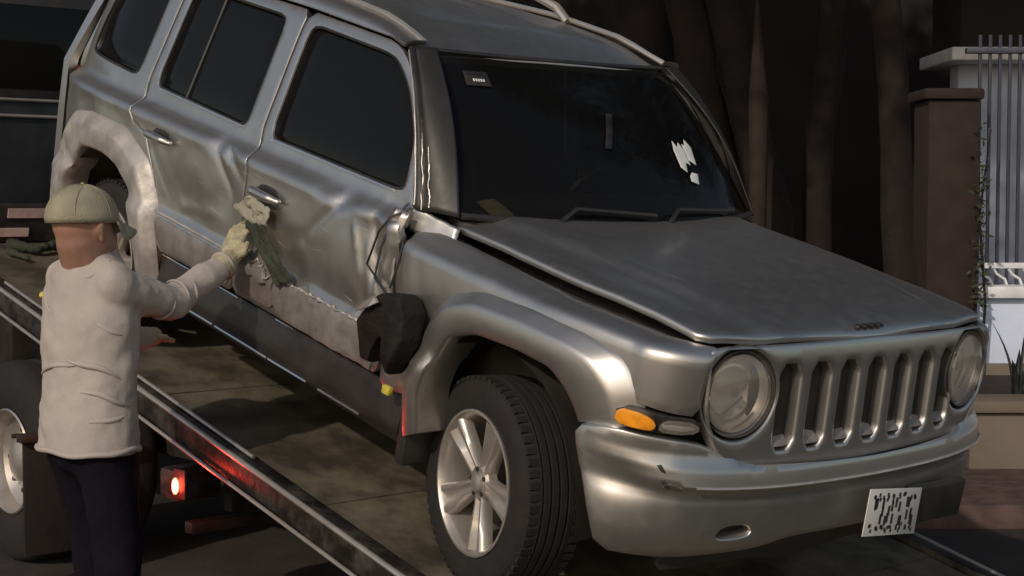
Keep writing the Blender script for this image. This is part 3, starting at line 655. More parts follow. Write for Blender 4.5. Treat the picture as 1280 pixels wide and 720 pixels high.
    # A pillar and roof rail frame
    def apil(u, v, s=s):                                       # u 0..1 door side -> glass side, v 0..1 up
        a0, a1 = Vector((-.53, .805, 1.075)), Vector((-.865, .668, 1.565)); b0, b1 = Vector((-.37, .735, 1.085)), Vector((-.83, .575, 1.572))
        bow = .035*math.sin(math.pi*v)
        a = a0.lerp(a1, v)+Vector((bow, .018*math.sin(math.pi*v), bow)); b = b0.lerp(b1, v)+Vector((bow, .01*math.sin(math.pi*v), bow)); p = a.lerp(b, u)
        nb = Vector((.45, .75, .25)).normalized()
        p = p+nb*(.016*math.sin(math.pi*u)+(.010*math.exp(-((u-.12)/.07)**2)-.006*math.exp(-((u-.24)/.05)**2)))
        if s < 0: p += nb*(.010*fbm(p.x*1.5, 0, p.z, 9)*max(0, 1-v)*math.exp(-((u-.1)/.3)**2))
        return Vector((p.x, s*p.y, p.z))
    patch('windscreen_pillar', apil, 20, 30, M['pillar'], car)
    if s < 0: apil_r = apil
    def rr(u, v, s=s):                                         # roof rail: u along 0..1 (front to back), v across 0..1 (door top -> roof)
        x = -.865+(-3.04+.865)*u; z = interp(x, [(-3.1, 1.60), (-2.4, 1.605), (-1.5, 1.598), (-.95, 1.580), (-.86, 1.562)]); 
        y0 = profY(min(z, 1.60)); zt = interp(x, [(-3.1, 1.645), (-1.5, 1.655), (-1.1, 1.628), (-.86, 1.570)])
        a = v*1.45; return Vector((x, s*(y0-.085*(1-math.cos(a))), z+.003+(zt-z)*math.sin(a)))
    panel('roof_side', [(0, 0), (1, 0), (1, 1), (0, 1)], rr, M['paint'], car, d=.04, gap=.0, bev=.004, depth=.02, rnd=0, sgn=1 if s < 0 else -1)
    strip_pts = [rr(i/16, 1.0)+Vector((0, 0, .006)) for i in range(17)]
    bm = bmesh.new(); addtube(bm, strip_pts, .008, 6); bmobj('roof_ditch_strip', bm, M['alloy'], car, True)
    # roof rack bar
    bm = bmesh.new(); rp = [(-1.42, s*.56, 1.652), (-1.50, s*.56, 1.70), (-1.65, s*.56, 1.728), (-2.7, s*.56, 1.728), (-2.85, s*.56, 1.70), (-2.93, s*.56, 1.652)]
    addtube(bm, rp, .020, 8); bmobj('roof_rail', bm, M['alloy'] if s > 0 else M['black'], car, True)
# ---- roof
def roof(x, y):
    z = Pc([(-3.12, 1.645), (-2.4, 1.672), (-1.6, 1.675), (-1.15, 1.648), (-.84, 1.575), (-.80, 1.562)])(x)
    z = z-.028*(abs(y)/.58)**2.4
    for yy in (-.40, -.2, 0, .2, .40): z += .007*math.exp(-((y-yy)/.022)**2)*max(0, min(1, (-1.2-x)/.2))
    return Vector((x-.0, y, z-.0+.03*(1-(abs(y)/.58)**2)*max(0, (x+1.1))*.0))
rf = panel('roof', [(-.835, -.575), (-.80, -.3), (-.785, 0), (-.80, .3), (-.835, .575), (-3.08, .575), (-3.08, -.575)], roof, M['paint'], car, d=.03, sgn=1, depth=.03, rnd=1)
bm = bmesh.new(); addtube(bm, [roof(interp(abs(y), [(0, -.788), (.3, -.803), (.57, -.838)]), y)+Vector((.004, 0, -.006)) for y in np.linspace(-.565, .565, 24)], .006, 6); bmobj('front_edge_strip', bm, M['alloy'], rf, True)
# ---- tailgate
def tailg(y, z):
    x = interp(z, [(.4, -3.34), (.9, -3.36), (1.1, -3.33), (1.64, -3.12)])+.14*(abs(y)/.8)**4; return Vector((x, y, z))
tg = panel('tailgate', [(-.70, .55), (-.72, 1.1), (-.58, 1.62), (.58, 1.62), (.72, 1.1), (.70, .55)], tailg, M['paint'], car, [[(-.62, 1.14), (-.52, 1.54), (.52, 1.54), (.62, 1.14)]], d=.04, sgn=-1, depth=.03)
panel('window', [(-.62, 1.14), (-.52, 1.54), (.52, 1.54), (.62, 1.14)], tailg, M['glass'], tg, d=.08, gap=-.01, bev=.002, depth=.006, sgn=-1, out=-.012)
def rb(y, z): 
    P = tailg(y*.99, z); P.x -= .06*math.cos(min(1, abs(y)/.86)*1.4); return P
panel('rear_bumper', [(-.84, .36), (-.84, .60), (.84, .60), (.84, .36)], rb, M['paint'], car, d=.05, sgn=-1, depth=.05)
for s in (-1, 1):
    panel('tail_lamp', [(s*.69, .78), (s*.69, 1.06), (s*.74, 1.05), (s*.75, .78)], tailg, M['red'], car, d=.03, sgn=-1, depth=.03, out=.002)
    bm = bmesh.new()
    pc = [Vector((-3.19, s*.80, z)) for z in (.36, .6, .85, 1.08)]+[Vector((-3.14, s*.72, 1.3)), Vector((-3.04, s*.63, 1.58))]
    pd = [tailg(s*.74, z)+Vector((.01, 0, 0)) for z in (.36, .6, .85, 1.08)]+[tailg(s*.67, 1.3), tailg(s*.585, 1.60)]
    va = [bm.verts.new(p) for p in pc]; vb = [bm.verts.new(p) for p in pd]
    mid = [bm.verts.new((a+b)/2+Vector((-.035, s*.03, 0))) for a, b in zip(pc, pd)]
    for X, Y in ((va, mid), (mid, vb)):
        for k in range(5): bm.faces.new((X[k], X[k+1], Y[k+1], Y[k]))
    bmobj('corner_panel', bm, M['paint'], car, True, 80)
# ---- bonnet
def hoodf(x, y):
    a = abs(y); z = Pc([(-.42, 1.072), (0, 1.066), (.45, 1.054), (.70, 1.036), (.77, 1.016), (.81, .982)])(x)
    bw = .60-.13*(x+.35)/1.1
    kf = max(.15, min(1, (.76-x)/.35)); z += .026*kf*(.5-.5*math.tanh((a-bw)/.022))+.010*(1-(a/.7)**2)-.012*max(0, (a-.6)/.12)**2
    z += .003*fbm(x, y, 0, 2.5)
    return Vector((x, y, z))
hd_ = panel('bonnet', [(-.415, -.735), (-.32, -.5), (-.25, -.25), (-.235, 0), (-.25, .25), (-.32, .5), (-.415, .735), (.2, .73), (.725, .70), (.775, .45), (.80, 0), (.775, -.45), (.725, -.70), (.2, -.73)], hoodf, M['paint'], car, d=.024, sgn=1, depth=.022, bev=.010, rnd=1)
# cowl and inner bay (dark) so nothing shows through gaps
def cowl(x, y): return Vector((x, y, 1.052+.03*(1-(y/.75)**2)+(-.25-x)*.10))
panel('cowl', [(-.36, -.72), (-.22, -.45), (-.18, 0), (-.22, .45), (-.36, .72), (-.48, .72), (-.40, 0), (-.48, -.72)], cowl, M['black'], car, d=.05, sgn=1, depth=.03)
bm = bmesh.new(); addbox(bm, (-.46, -.64, .36), (.68, .64, .985), .03); bmobj('engine_bay', bm, M['interior'], car, True)
bm = bmesh.new(); addbox(bm, (-3.05, -.70, .24), (-.47, .70, .60), .03); bmobj('floor_pan', bm, M['interior'], car, True)
for x0, x1, nm in ((-.40, .5, 'wheel_well'), (-3.05, -2.2, 'wheel_well')):
    for s in (-1, 1):
        cx = (0.08 if x0 > -1 else -2.6); bm = bmesh.new(); n = 20
        A = [bm.verts.new((cx+.445*math.cos(a), s*.50, .34+.455*math.sin(a))) for a in [math.pi*k/n for k in range(n+1)]]
        C = [bm.verts.new((cx+.445*math.cos(a), s*.86, .34+.455*math.sin(a))) for a in [math.pi*k/n for k in range(n+1)]]
        for k in range(n): bm.faces.new((A[k], A[k+1], C[k+1], C[k]))
        bm.faces.new(A); bmobj(nm, bm, M['black'] if x0 > -1 else M['deck'], car, True)
# ---- windscreen
def ws(u, v):                                                   # u -1..1 across, v 0..1 up
    zb = 1.085+.0*(1-u*u); 
    p0 = Vector((-.245-.14*abs(u)**2.2, .735*u, 1.09)); p1 = Vector((-.80-.045*abs(u)**2.2, .575*u, 1.568))
    p = p0.lerp(p1, v); b = .045*math.sin(math.pi*v)*(1-.4*u*u); return p+Vector((b*.6, 0, b*.8))
wsn = panel('windscreen', [(-.985, 0), (.985, 0), (.985, 1), (-.985, 1)], ws, M['wglass'], car, d=.09, gap=0, bev=.003, depth=.006, rnd=0, sgn=1, out=-.004)
bm = bmesh.new(); pts = [ws(-.985+1.97*i/24, 0.0) for i in range(25)]; addtube(bm, pts, .012, 6); bmobj('windscreen_seal', bm, M['black'], wsn, True)
bm = bmesh.new(); pts = [ws(-.985+1.97*i/24, 0.992) for i in range(25)]; addtube(bm, pts, .010, 6); bmobj('windscreen_seal', bm, M['black'], wsn, True)
def onws(u0, u1, v0, v1, m, par, nm, out=.003, skew=0):
    return panel(nm, [(u0, v0), (u1, v0+skew), (u1, v1+skew), (u0, v1)], ws, m, par, d=.03, gap=0, bev=.0005, depth=.001, rnd=0, sgn=1, out=out)
stk = onws(-.85, -.69, .76, .86, M['black'], wsn, 'sticker'); 
for k in range(5): onws(-.80+.016*k, -.79+.016*k, .788, .806, M['white'], stk, 'sticker_print', .0045)
for u0 in (-.83,): onws(u0, -.73, .835, .842, M['rail'], stk, 'sticker_print', .0045)
panel('painted_reflection', [(-.09, .40), (-.04, .40), (.10, .62), (.05, .62)], ws, M['rail'], wsn, d=.03, gap=0, bev=.0005, depth=.001, rnd=0, sgn=1, out=.003)  # upright reflection in the windscreen imitated by a thin panel
# crumpled bright tag on the glass, right
for pg in ([(.46, .30), (.50, .27), (.53, .33), (.56, .31), (.58, .40), (.55, .45), (.52, .42), (.50, .46), (.47, .40)], [(.57, .34), (.62, .31), (.66, .42), (.63, .47), (.60, .43), (.58, .44)], [(.50, .22), (.56, .20), (.59, .26), (.54, .27), (.51, .25)]):
    panel('torn_sticker', pg, ws, M['white'], wsn, d=.02, gap=0, bev=.0005, depth=.001, rnd=0, sgn=1, out=.004)
for k, (u0, ln) in enumerate(((-.55, .62), (.12, .62))):
    bm = bmesh.new(); addtube(bm, [ws(u0, -.02)+Vector((.03, 0, .02)), ws(u0+.12, .05)+Vector((.02, 0, .02)), ws(u0+ln, .03)+Vector((.02, 0, .015))], .009, 6); bmobj('wiper', bm, M['black'], car, True)
# ---- interior
dash = blob('dashboard', [('c', (-.62, -.55, .99), (-.62, .55, .99), .12, .12), ('c', (-.50, -.6, 1.0), (-.50, .6, 1.0), .07, .07), ('e', (-.66, .36, 1.04), (.12, .2, .06))], M['interior'], car, .03, 3)
bm = bmesh.new(); 
ring = [Vector((-.86+.17*math.sin(a)*.35, .36+.18*math.cos(a), 1.0+.18*math.sin(a)*.94)) for a in [2*math.pi*k/24 for k in range(25)]]
addtube(bm, ring, .015, 8, False); bmobj('steering_wheel', bm, M['black'], car, True)
for y in (-.36, .36):
    st = blob('seat', [('c', (-1.25, y-.14, .66), (-1.25, y+.14, .66), .12, .12), ('c', (-1.5, y-.14, .68), (-1.5, y+.14, .68), .12, .12), ('c', (-1.60, y-.13, .8), (-1.72, y-.12, 1.25), .09, .08), ('c', (-1.60, y+.13, .8), (-1.72, y+.12, 1.25), .09, .08)], M['interior'], car, .03, 4)
    blob('headrest', [('c', (-1.72, y-.07, 1.40), (-1.72, y+.07, 1.40), .07, .07)], M['interior'], st, .02, 3)
blob('rear_seat', [('c', (-2.4, -.5, .7), (-2.4, .5, .7), .15, .15), ('c', (-2.6, -.5, 1.0), (-2.6, .5, 1.0), .13, .13), ('c', (-2.65, -.5, 1.2), (-2.65, .5, 1.2), .10, .10)], M['interior'], car, .03, 3)
bm = bmesh.new(); addbox(bm, (-.86, -.11, 1.40), (-.835, .11, 1.46), .01); bmobj('rear_view_mirror', bm, M['black'], car, True)
pn = tag(meshobj('paper_note', [(0, 0, 0), (.11, .02, .012), (.10, .09, .03), (.0, .07, .014)], [(0, 1, 2, 3)], M['paper'], None, False), 'small yellowed paper lying on the dashboard behind the windscreen', 'paper')
pm = pn.modifiers.new('t', 'SOLIDIFY'); pm.thickness = .001
pn.matrix_world = Matrix.LocRotScale(car.location, car.rotation_euler, None)@Matrix.Translation((-.46, -.60, 1.118))@Matrix.Rotation(R(28), 4, 'Y')
# ---- front face (grille panel with seven slots and two lamp openings)
def face(y, z):
    x = .835-.066*(abs(y)/.74)**2.4-.10*(z-.80)-.9*max(0, z-.955)**2*4; return Vector((x, y, z+.0))
YC = .02
slots = [[(YC+(k-3)*.1335-.041, .695), (YC+(k-3)*.1335+.041, .695), (YC+(k-3)*.1335+.041, .95), (YC+(k-3)*.1335-.041, .95)] for k in range(7)]
HL = [(-.57, .868), (.57, .866)]
circ = [[(c[0]+.135*math.cos(a), c[1]+.135*math.sin(a)) for a in [2*math.pi*k/28 for k in range(28)]] for c in HL]
gp = panel('grille_panel', [(-.695, .80), (-.70, .99), (-.66, 1.010), (0, 1.022), (.66, 1.010), (.70, .99), (.695, .80), (.62, .68), (.55, .645), (0, .632), (-.55, .645), (-.62, .68)], face, M['paint'], car, slots+circ, d=.018, sgn=1, depth=.05, hdepth=.042, bev=.009, rnd=1, hrnd=1)
gb = panel('grille_backing', [(-.5, .66), (.52, .66), (.52, .97), (-.5, .97)], face, M['black'], gp, d=.05, sgn=1, out=-.043, depth=.01)
for k in range(7):                                              # bright insert curved at the slot foot
    y = YC+(k-3)*.1335; pass
    bm = bmesh.new(); a = face(y, .703); vs4 = [a+Vector((-.006, -.033, .002)), a+Vector((-.006, .033, .002)), a+Vector((-.034, .033, .026)), a+Vector((-.034, -.033, .040 if k % 2 else .022))]
    bm.faces.new([bm.verts.new(v) for v in vs4]); bmobj('slot_foot', bm, M['scuff'], gp, False)
for (cy, cz) in HL:
    c = face(cy, cz)
    bm = bmesh.new(); lathe(bm, [(.128, -.005), (.126, -.02), (.116, -.03)], (0, 0, 0), 'x', 36)
    hl = bmobj('headlight', bm, M['paint'], car, True); hl.location = c; hl.rotation_euler = (0, R(-6), R(-10) if cy < 0 else R(10))
    bm = bmesh.new(); rg = lathe(bm, [(.116, -.02), (.10, -.06), (.07, -.085), (.035, -.10), (.012, -.10)], (0, 0, 0), 'x', 36); bm.faces.new(rg[-1]); bmobj('reflector', bm, M['reflector'], hl, True)
    bm = bmesh.new(); rg = lathe(bm, [(.117, -.016), (.110, .0), (.09, .012), (.06, .022), (.03, .027), (.004, .028)], (0, 0, 0), 'x', 36); bm.faces.new(rg[-1]); bmobj('lens', bm, M['lens'], hl, True)
    bm = bmesh.new(); addtube(bm, [(-.09, 0, 0), (-.03, 0, 0)], [.02, .016], 10); bmobj('bulb', bm, M['chrome'], hl, True)
    bm = bmesh.new(); lathe(bm, [(.085, -.062), (.082, -.050), (.074, -.048)], (0, 0, 0), 'x', 28); bmobj('inner_ring', bm, M['chrome'], hl, True)
    bm = bmesh.new(); addbox(bm, (.0, -.085, -.008), (.006, .0, .006), .002); ob = bmobj('lens_bar', bm, M['chrome'], hl, True); ob.rotation_euler = (R(38), 0, 0)
# small fittings on the leading edge of the bonnet
for k in range(4):
    bm = bmesh.new(); P = hoodf(.765, -.06+.035*k); addbox(bm, tuple(P+Vector((-.01, 0, .002))), tuple(P+Vector((.01, .022, .012))), .002); bmobj('badge_letter', bm, M['black'], hd_, True)
# ---- bumper
offz = Pc([(.36, -.035), (.40, .0), (.46, .016), (.54, .014), (.578, .006), (.586, .012), (.594, .026), (.602, .030), (.612, .028), (.635, .022), (.66, .014), (.675, -.008), (.74, -.012), (.80, -.012)])
def bump(t, z):
    e = .004; dx = px_(t+e)-px_(t-e); dy = PYC(t+e)-PYC(t-e); L = math.hypot(dx, dy) or 1; nx, ny = dy/L, -dx/L
    y0 = PYC(t); k = max(0, min(1, (MID-.03-abs(t))/.45)); k = k*k*(3-2*k)
    kf = max(0, min(1, (abs(t)-.78)/.22)); o = offz(z)*k+.008*(1-k)+.036*kf*kf*(3-2*kf)
    if t < -.75: o += .004*fbm(t, z, 0, 6)-.022*math.exp(-((t+.92)/.10)**2-((z-.60)/.05)**2)
    zz = z+.018*math.exp(-((t+.9)/.2)**2)*0
    sag = -.02*max(0, t/MID)
    return Vector((px_(t)+nx*o, y0+ny*o, z+sag*0))
q1 = MID
bo_h = [(-q1+.215, .36), (-q1+.165, .50), (-q1+.105, .62), (-q1+.075, .70), (-q1+.20, .738), (-q1+.44, .728), (-q1+.53, .70), (-q1+.62, .672)]
bo = bo_h+[(0, .662)]+[(-t, z) for t, z in bo_h[::-1]]+[(q1-.45, .36), (.42, .39), (.30, .42), (-.30, .42), (-.42, .39), (-q1+.45, .355)]
fog = [[(-.60, .435), (-.585, .475), (-.49, .48), (-.47, .445)], [(.60, .435), (.585, .475), (.49, .48), (.47, .445)]]
bp = panel('front_bumper', bo, bump, M['paint'], car, fog, d=.018, sgn=1, depth=.04, bev=.006, rnd=1); bp['label'] = 'sagging scuffed front bumper'
panel('fog_recess', [(-.66, .41), (-.66, .50), (-.43, .50), (-.43, .41)], bump, M['black'], bp, d=.04, sgn=1, out=-.042, depth=.01)
panel('fog_recess', [(.66, .41), (.66, .50), (.43, .50), (.43, .41)], bump, M['black'], bp, d=.04, sgn=1, out=-.042, depth=.01)
panel('air_dam', [(-.75, .30), (-.70, .40), (-.32, .44), (.45, .44), (.75, .40), (.78, .33), (.4, .30), (.1, .34), (-.2, .31), (-.45, .33)], bump, M['black'], car, d=.03, sgn=1, out=-.03, depth=.02)
bm = bmesh.new(); addtube(bm, [bump(-.70+1.68*i/30, .603)+Vector((.003, 0, .002)) for i in range(31)], .005, 6); bmobj('bumper_lip', bm, M['alloy'], bp, True)
for (t0, z0) in ((-.815, .655), (-.80, .615)): panel('bumper_nick', [(t0, z0), (t0+.012, z0+.004), (t0+.03, z0-.02), (t0+.014, z0-.016)], bump, M['black'], bp, d=.01, gap=0, bev=.0008, sgn=1, out=.0012, depth=.002, rnd=0)
panel('bumper_scuff', [(-.79, .585), (-.785, .61), (-.74, .605), (-.735, .585)], bump, M['lowdoor'], bp, d=.015, gap=0, bev=.001, sgn=1, out=.001, depth=.002)
# marker lamp below the headlight at the corner
ml = panel('corner_lamp', [(-.955, .742), (-.95, .806), (-.84, .80), (-.70, .795), (-.695, .745), (-.80, .738)], bump, M['rail'], car, d=.015, sgn=1, out=-.006, depth=.03)
panel('amber_lens', [(-.95, .750), (-.945, .80), (-.875, .795), (-.835, .775), (-.84, .748), (-.88, .745)], bump, M['amber'], ml, d=.012, sgn=1, out=.008, depth=.02)
panel('clear_lens', [(-.832, .746), (-.828, .775), (-.80, .790), (-.71, .785), (-.705, .752), (-.78, .744)], bump, M['lens'], ml, d=.012, sgn=1, out=.006, depth=.02)
panel('lamp_insert', [(-.82, .752), (-.82, .775), (-.72, .775), (-.72, .755)], bump, M['reflector'], ml, d=.012, sgn=1, out=-.001, depth=.004)
panel('corner_lamp', [(.955, .742), (.95, .806), (.84, .80), (.70, .795), (.695, .745), (.80, .738)], bump, M['amber'], car, d=.015, sgn=1, out=.004, depth=.03)
# ---- licence plate, tilted and hanging
lp = empty('x'); bpy.data.objects.remove(lp)
PM = Matrix.Translation((.935, .105, .475))@Matrix.Rotation(R(3), 4, 'Z')@Matrix.Rotation(R(-7), 4, 'Y')@Matrix.Rotation(R(-7), 4, 'X')
bm = bmesh.new(); addbox(bm, (-.002, -.15, -.075), (.002, .15, .075), .0015)
for v in bm.verts: v.co = PM@v.co
lpo = bmobj('licence_plate', bm, M['plate'], car, True)
rg_ = random.Random(3)
for row, (z0, h, n) in enumerate(((.048, .022, 8), (.0, .062, 7), (-.05, .022, 9))):
    for k in range(n):                                          # worn blotchy characters
        y = -.13+.26*(k+.5)/n; bm = bmesh.new(); w_ = .26/n*.36
        for j in range(3): 
            a = rg_.uniform(-w_, w_); b = rg_.uniform(-h/2, h/2); addbox(bm, (.0022, y+a-w_*.4, z0+b-h*.26), (.0028, y+a+w_*.5, z0+b+h*.26))
        for v in bm.verts: v.co = PM@v.co
        bmobj('plate_character', bm, M['ink'], lpo)
bm = bmesh.new(); addbox(bm, (.885, .23, .40), (.92, .52, .53), .01); o = bmobj('plate_bracket', bm, M['black'], car, True)
# ---- wheels
def wheel(loc, s, steer):
    bm = bmesh.new(); prof = [(.232, -.095), (.236, -.106), (.262, -.112), (.30, -.113), (.326, -.104), (.338, -.085), (.344, -.06)]
    for y in (-.045, -.015, .015, .045): prof += [(.345, y-.012), (.336, y-.010), (.336, y-.004), (.345, y-.002)] if y > -.05 else []
    prof += [(.344, .06), (.338, .085), (.326, .104), (.30, .113), (.262, .112), (.236, .106), (.232, .095)]
    lathe(bm, prof, (0, 0, 0), 'y', 64)
    t = bmobj('wheel', bm, M['rubber'], car, True, 40); t.location = loc; t.rotation_euler = (0, R(9), steer)
    if s > 0: t.rotation_euler = (0, 0, math.pi+steer)
    # tread blocks
    bm = bmesh.new()
    for k in range(60):
        a = 2*math.pi*k/60
        for y in (-.082, .082):
            g = bmesh.ops.create_cube(bm, size=1)
            for v in g['verts']:
                w_ = Vector((v.co.x*.022, v.co.y*.034+y, v.co.z*.012+.338)); v.co = Matrix.Rotation(a, 3, 'Y')@w_
    tb = bmobj('tread_blocks', bm, M['rubber'], t); tag(tb, kind='stuff')
    bm = bmesh.new(); rg = lathe(bm, [(.229, -.095), (.236, -.108), (.236, -.113), (.228, -.114), (.219, -.104), (.214, -.085), (.206, -.03), (.20, .05), (.232, .095)], (0, 0, 0), 'y', 64)
    rim = bmobj('rim', bm, M['alloy'], t, True, 40)
    bm = bmesh.new(); rg = lathe(bm, [(.15, -.0), (.15, .012), (.06, .012)], (0, .0, 0), 'y', 32); bm.faces.new(rg[0]); bmobj('brake_disc', bm, M['darkmetal'], t, True)
    for k in range(5):
        vs = []; fs = []
        cols = [(-1., -.03), (-1., .0), (-.78, .012), (-.5, .012), (-.18, -.004), (.18, -.004), (.5, .012), (.78, .012), (1., .0), (1., -.03)]; rows = [.045, .08, .12, .16, .195, .216]
        for r_ in rows:
            hw = interp(r_, [(.045, .026), (.09, .030), (.216, .056)]); dp = interp(r_, [(.045, .075), (.12, .085), (.216, .096)])
            for c_, h in cols: vs.append((c_*hw, -(dp+h), r_))
        nc = len(cols)
        for i in range(len(rows)-1):
            for j in range(nc-1): a = i*nc+j; fs.append((a, a+1, a+nc+1, a+nc))
        A = R(72*k+8); rot = Matrix.Rotation(A, 3, 'Y'); vs = [rot@Vector(v) for v in vs]
        meshobj('spoke', vs, [f[::-1] for f in fs], M['alloy'], rim, True, 50)
    bm = bmesh.new(); rg = lathe(bm, [(.062, -.05), (.060, -.080), (.05, -.088), (.032, -.088), (.030, -.098), (.02, -.102), (.002, -.102)], (0, 0, 0), 'y', 28); bm.faces.new(rg[-1]); bmobj('hub_cap', bm, M['alloy'], rim, True, 35)
    for k in range(5):
        a = R(72*k+44); bm = bmesh.new(); addtube(bm, [(.043*math.sin(a), -.075, .043*math.cos(a)), (.043*math.sin(a), -.093, .043*math.cos(a))], .008, 6); bmobj('wheel_nut', bm, M['darkmetal'], rim, True)
wheel((.025, -.715, .310), -1, R(-11)); wheel((.025, .705, .310), 1, R(-11)); wheel((-2.61, -.70, .312), -1, 0); wheel((-2.61, .70, .312), 1, 0)
# ---- hanging broken door mirror, wires, clip
S = side(-1)
mo = [(a_*.82-.075, b_*.84+.125) for a_, b_ in [(-.40, .835), (-.50, .73), (-.54, .685), (-.51, .53), (-.455, .53), (-.40, .655), (-.35, .655), (-.30, .53), (-.25, .60), (-.215, .70), (-.235, .80), (-.30, .855)]]
vs = []; fs = []; nm_ = len(mo); mc = Vector((-.385, 0, .705))
for k_, (sc_, y_) in enumerate(((.9, -.885), (1.0, -.91), (1.0, -.965), (.95, -.985), (.6, -.997))):
    for a_, b_ in mo: vs.append((mc.x+(a_-mc.x)*sc_, y_+.03*fbm(a_, y_, b_, 6), mc.z+(b_-mc.z)*sc_))
for k_ in range(4):
    for i in range(nm_): fs.append((k_*nm_+i, k_*nm_+(i+1) % nm_, (k_+1)*nm_+(i+1) % nm_, (k_+1)*nm_+i))
fs.append(tuple(range(nm_))[::-1]); fs.append(tuple(range(4*nm_, 5*nm_)))
mir = meshobj('broken_mirror', vs, fs, M['shell'], car, True, 28); bv = mir.modifiers.new('b', 'BEVEL'); bv.width = .012; bv.segments = 3; bv.limit_method = 'ANGLE'; bv.angle_limit = R(20)
mir['label'] = 'black door mirror housing hanging broken from its wires'
o = meshobj('mirror_shard', [(-.47, -1.0, .775), (-.385, -1.02, .825), (-.36, -1.02, .81), (-.40, -1.035, .78), (-.475, -1.02, .745)], [(0, 1, 2, 3, 4)], M['alloy'], mir, False); pm = o.modifiers.new('t', 'SOLIDIFY'); pm.thickness = .003
for pts in ([(-.545, -.815, 1.09), (-.56, -.86, 1.03), (-.57, -.885, .93), (-.56, -.90, .83), (-.42, -.93, .80)], [(-.52, -.82, 1.08), (-.55, -.88, 1.04), (-.595, -.885, .98), (-.62, -.895, .86), (-.42, -.93, .80)], [(-.46, -.88, .98), (-.455, -.893, .90), (-.47, -.90, .82)]):
    tube('torn_cable', pts, .0042, M['wire'], car, 6)
cl = box('yellow_clip', (-.415, -.915, .475), (-.375, -.895, .505), M['yellow'], car, .004)
for k in range(16):
    x0 = random.uniform(-2.0, -.7); z0 = random.uniform(.68, .98); L = random.uniform(.04, .16); sl0 = random.uniform(-.25, .25)
    bm = bmesh.new(); addtube(bm, [S(x0+L*i/5, z0+sl0*L*i/5)+Vector((0, .0006, 0)) for i in range(6)], [.0003, .0012, .0014, .0012, .001, .0003], 4); bmobj('scratch', bm, M['scuff2'], car, True)
# crumpled corner at the pillar foot
vs = []; fs = []; n = 14; mrow = 10
for i in range(n+1):
    for j in range(mrow+1):
        z = .74+.33*i/n; x = -.575+.085*j/mrow-.02*math.sin(3*i/n); y = -(.868+.012*math.sin(j*1.3+i*.35)*(.5+.5*math.sin(i*.6))*math.sin(math.pi*j/mrow)+.006*fbm(x, 0, z, 14)-.012*abs(j/mrow-.5)); y += .05*max(0, (z-1.02))/.05*.3
        vs.append((x, y, z))
for i in range(n):
    for j in range(mrow): a = i*(mrow+1)+j; fs.append((a, a+1, a+mrow+2, a+mrow+1))
o = meshobj('crumpled_metal', vs, fs, M['paint'], car, True, 40); o['label'] = 'crumpled pale door edge metal below the windscreen pillar'
pm = o.modifiers.new('t', 'SOLIDIFY'); pm.thickness = .002
def apr(u, v): return apil_r(u, v)
for u0, v0, v1, r_, w_ in ((.07, .02, .97, .005, .3), (.22, .0, .50, .0035, 1.4), (.40, .02, .34, .003, 1.6)):
    P = [apil_r(u0+.035*w_*fbm(i*.21, u0*9, 0, 1.)*(1-i/22), v0+(v1-v0)*i/22)+Vector((.0, -.006, 0)) for i in range(23)]
    bm = bmesh.new(); addtube(bm, P, [r_*(.7+.5*abs(fbm(i*.4, 3, u0, 1.))) for i in range(23)], 6); bmobj('torn_edge_highlight', bm, M['alloy'], car, True, 60)  # torn edge strips, also imitating thin bright highlights along the pillar
# ================================================================== PERSON
def W(u, w, d):                                                 # picture notes turned into metres once, for the figure's joints
    cx = (u-640)/1976.9*d; cy = (w-360)/1976.9*d; p = R(3); return Vector((cx, d*math.cos(p)-cy*math.sin(p), 1.63-d*math.sin(p)-cy*math.cos(p)))
man = empty('person', (-1.42, 5.42, 0)); tag(man, 'man in khaki cap, beige long-sleeved top and dark trousers reaching to the dented door', 'person')
O = Vector((-1.42, 5.42, 0))
fwd = Vector((.62, .78, 0)).normalized(); rt = Vector((fwd.y, -fwd.x, 0))
def L3(f, r, z): return fwd*f+rt*r+Vector((0, 0, z))
rotm = Matrix((rt, fwd, Vector((0, 0, 1)))).transposed()        # local x = right, y = forward
shR = W(150, 348, 5.34)-O; shL = shR-rt*.36+fwd*.03; elR = W(212, 378, 5.60)-O; wrR = W(281, 330, 5.86)-O
elL = shL+fwd*.14+Vector((0, 0, -.26))+rt*.02; wrL = elL+fwd*.19+rt*.02+Vector((0, 0, .02))
zs = shR.z
hc = W(104, 280, 5.40)-O
head = [('e', hc+Vector((0, 0, .012)), (.093, .112, .115), rotm), ('e', hc+fwd*.03+Vector((0, 0, -.055)), (.088, .092, .075), rotm), ('c', hc+fwd*-.015+Vector((0, 0, -.06)), (shR+shL)/2+Vector((0, 0, .01)), .082, .09),
        ('e', hc+fwd*.105+Vector((0, 0, -.015)), (.014, .02, .026), rotm), ('e', hc+rt*.094+Vector((0, 0, -.012)), (.016, .024, .036), rotm), ('e', hc-rt*.094+Vector((0, 0, -.012)), (.016, .024, .036), rotm), ('e', hc+fwd*.085+Vector((0, 0, -.062)), (.028, .015, .010), rotm)]
pel = (shR+shL)/2; pel = Vector((pel.x-.02, pel.y-.02, 0))
hipR = pel+rt*.082+Vector((0, 0, .90)); hipL = pel-rt*.082+Vector((0, 0, .90))
feetR = pel+rt*.14+fwd*.02+Vector((0, 0, .09)); feetL = pel-rt*.13+fwd*.14+Vector((0, 0, .09))
knR = (hipR+feetR)/2+fwd*.03; knL = (hipL+feetL)/2+fwd*.04
mid = (shR+shL)/2
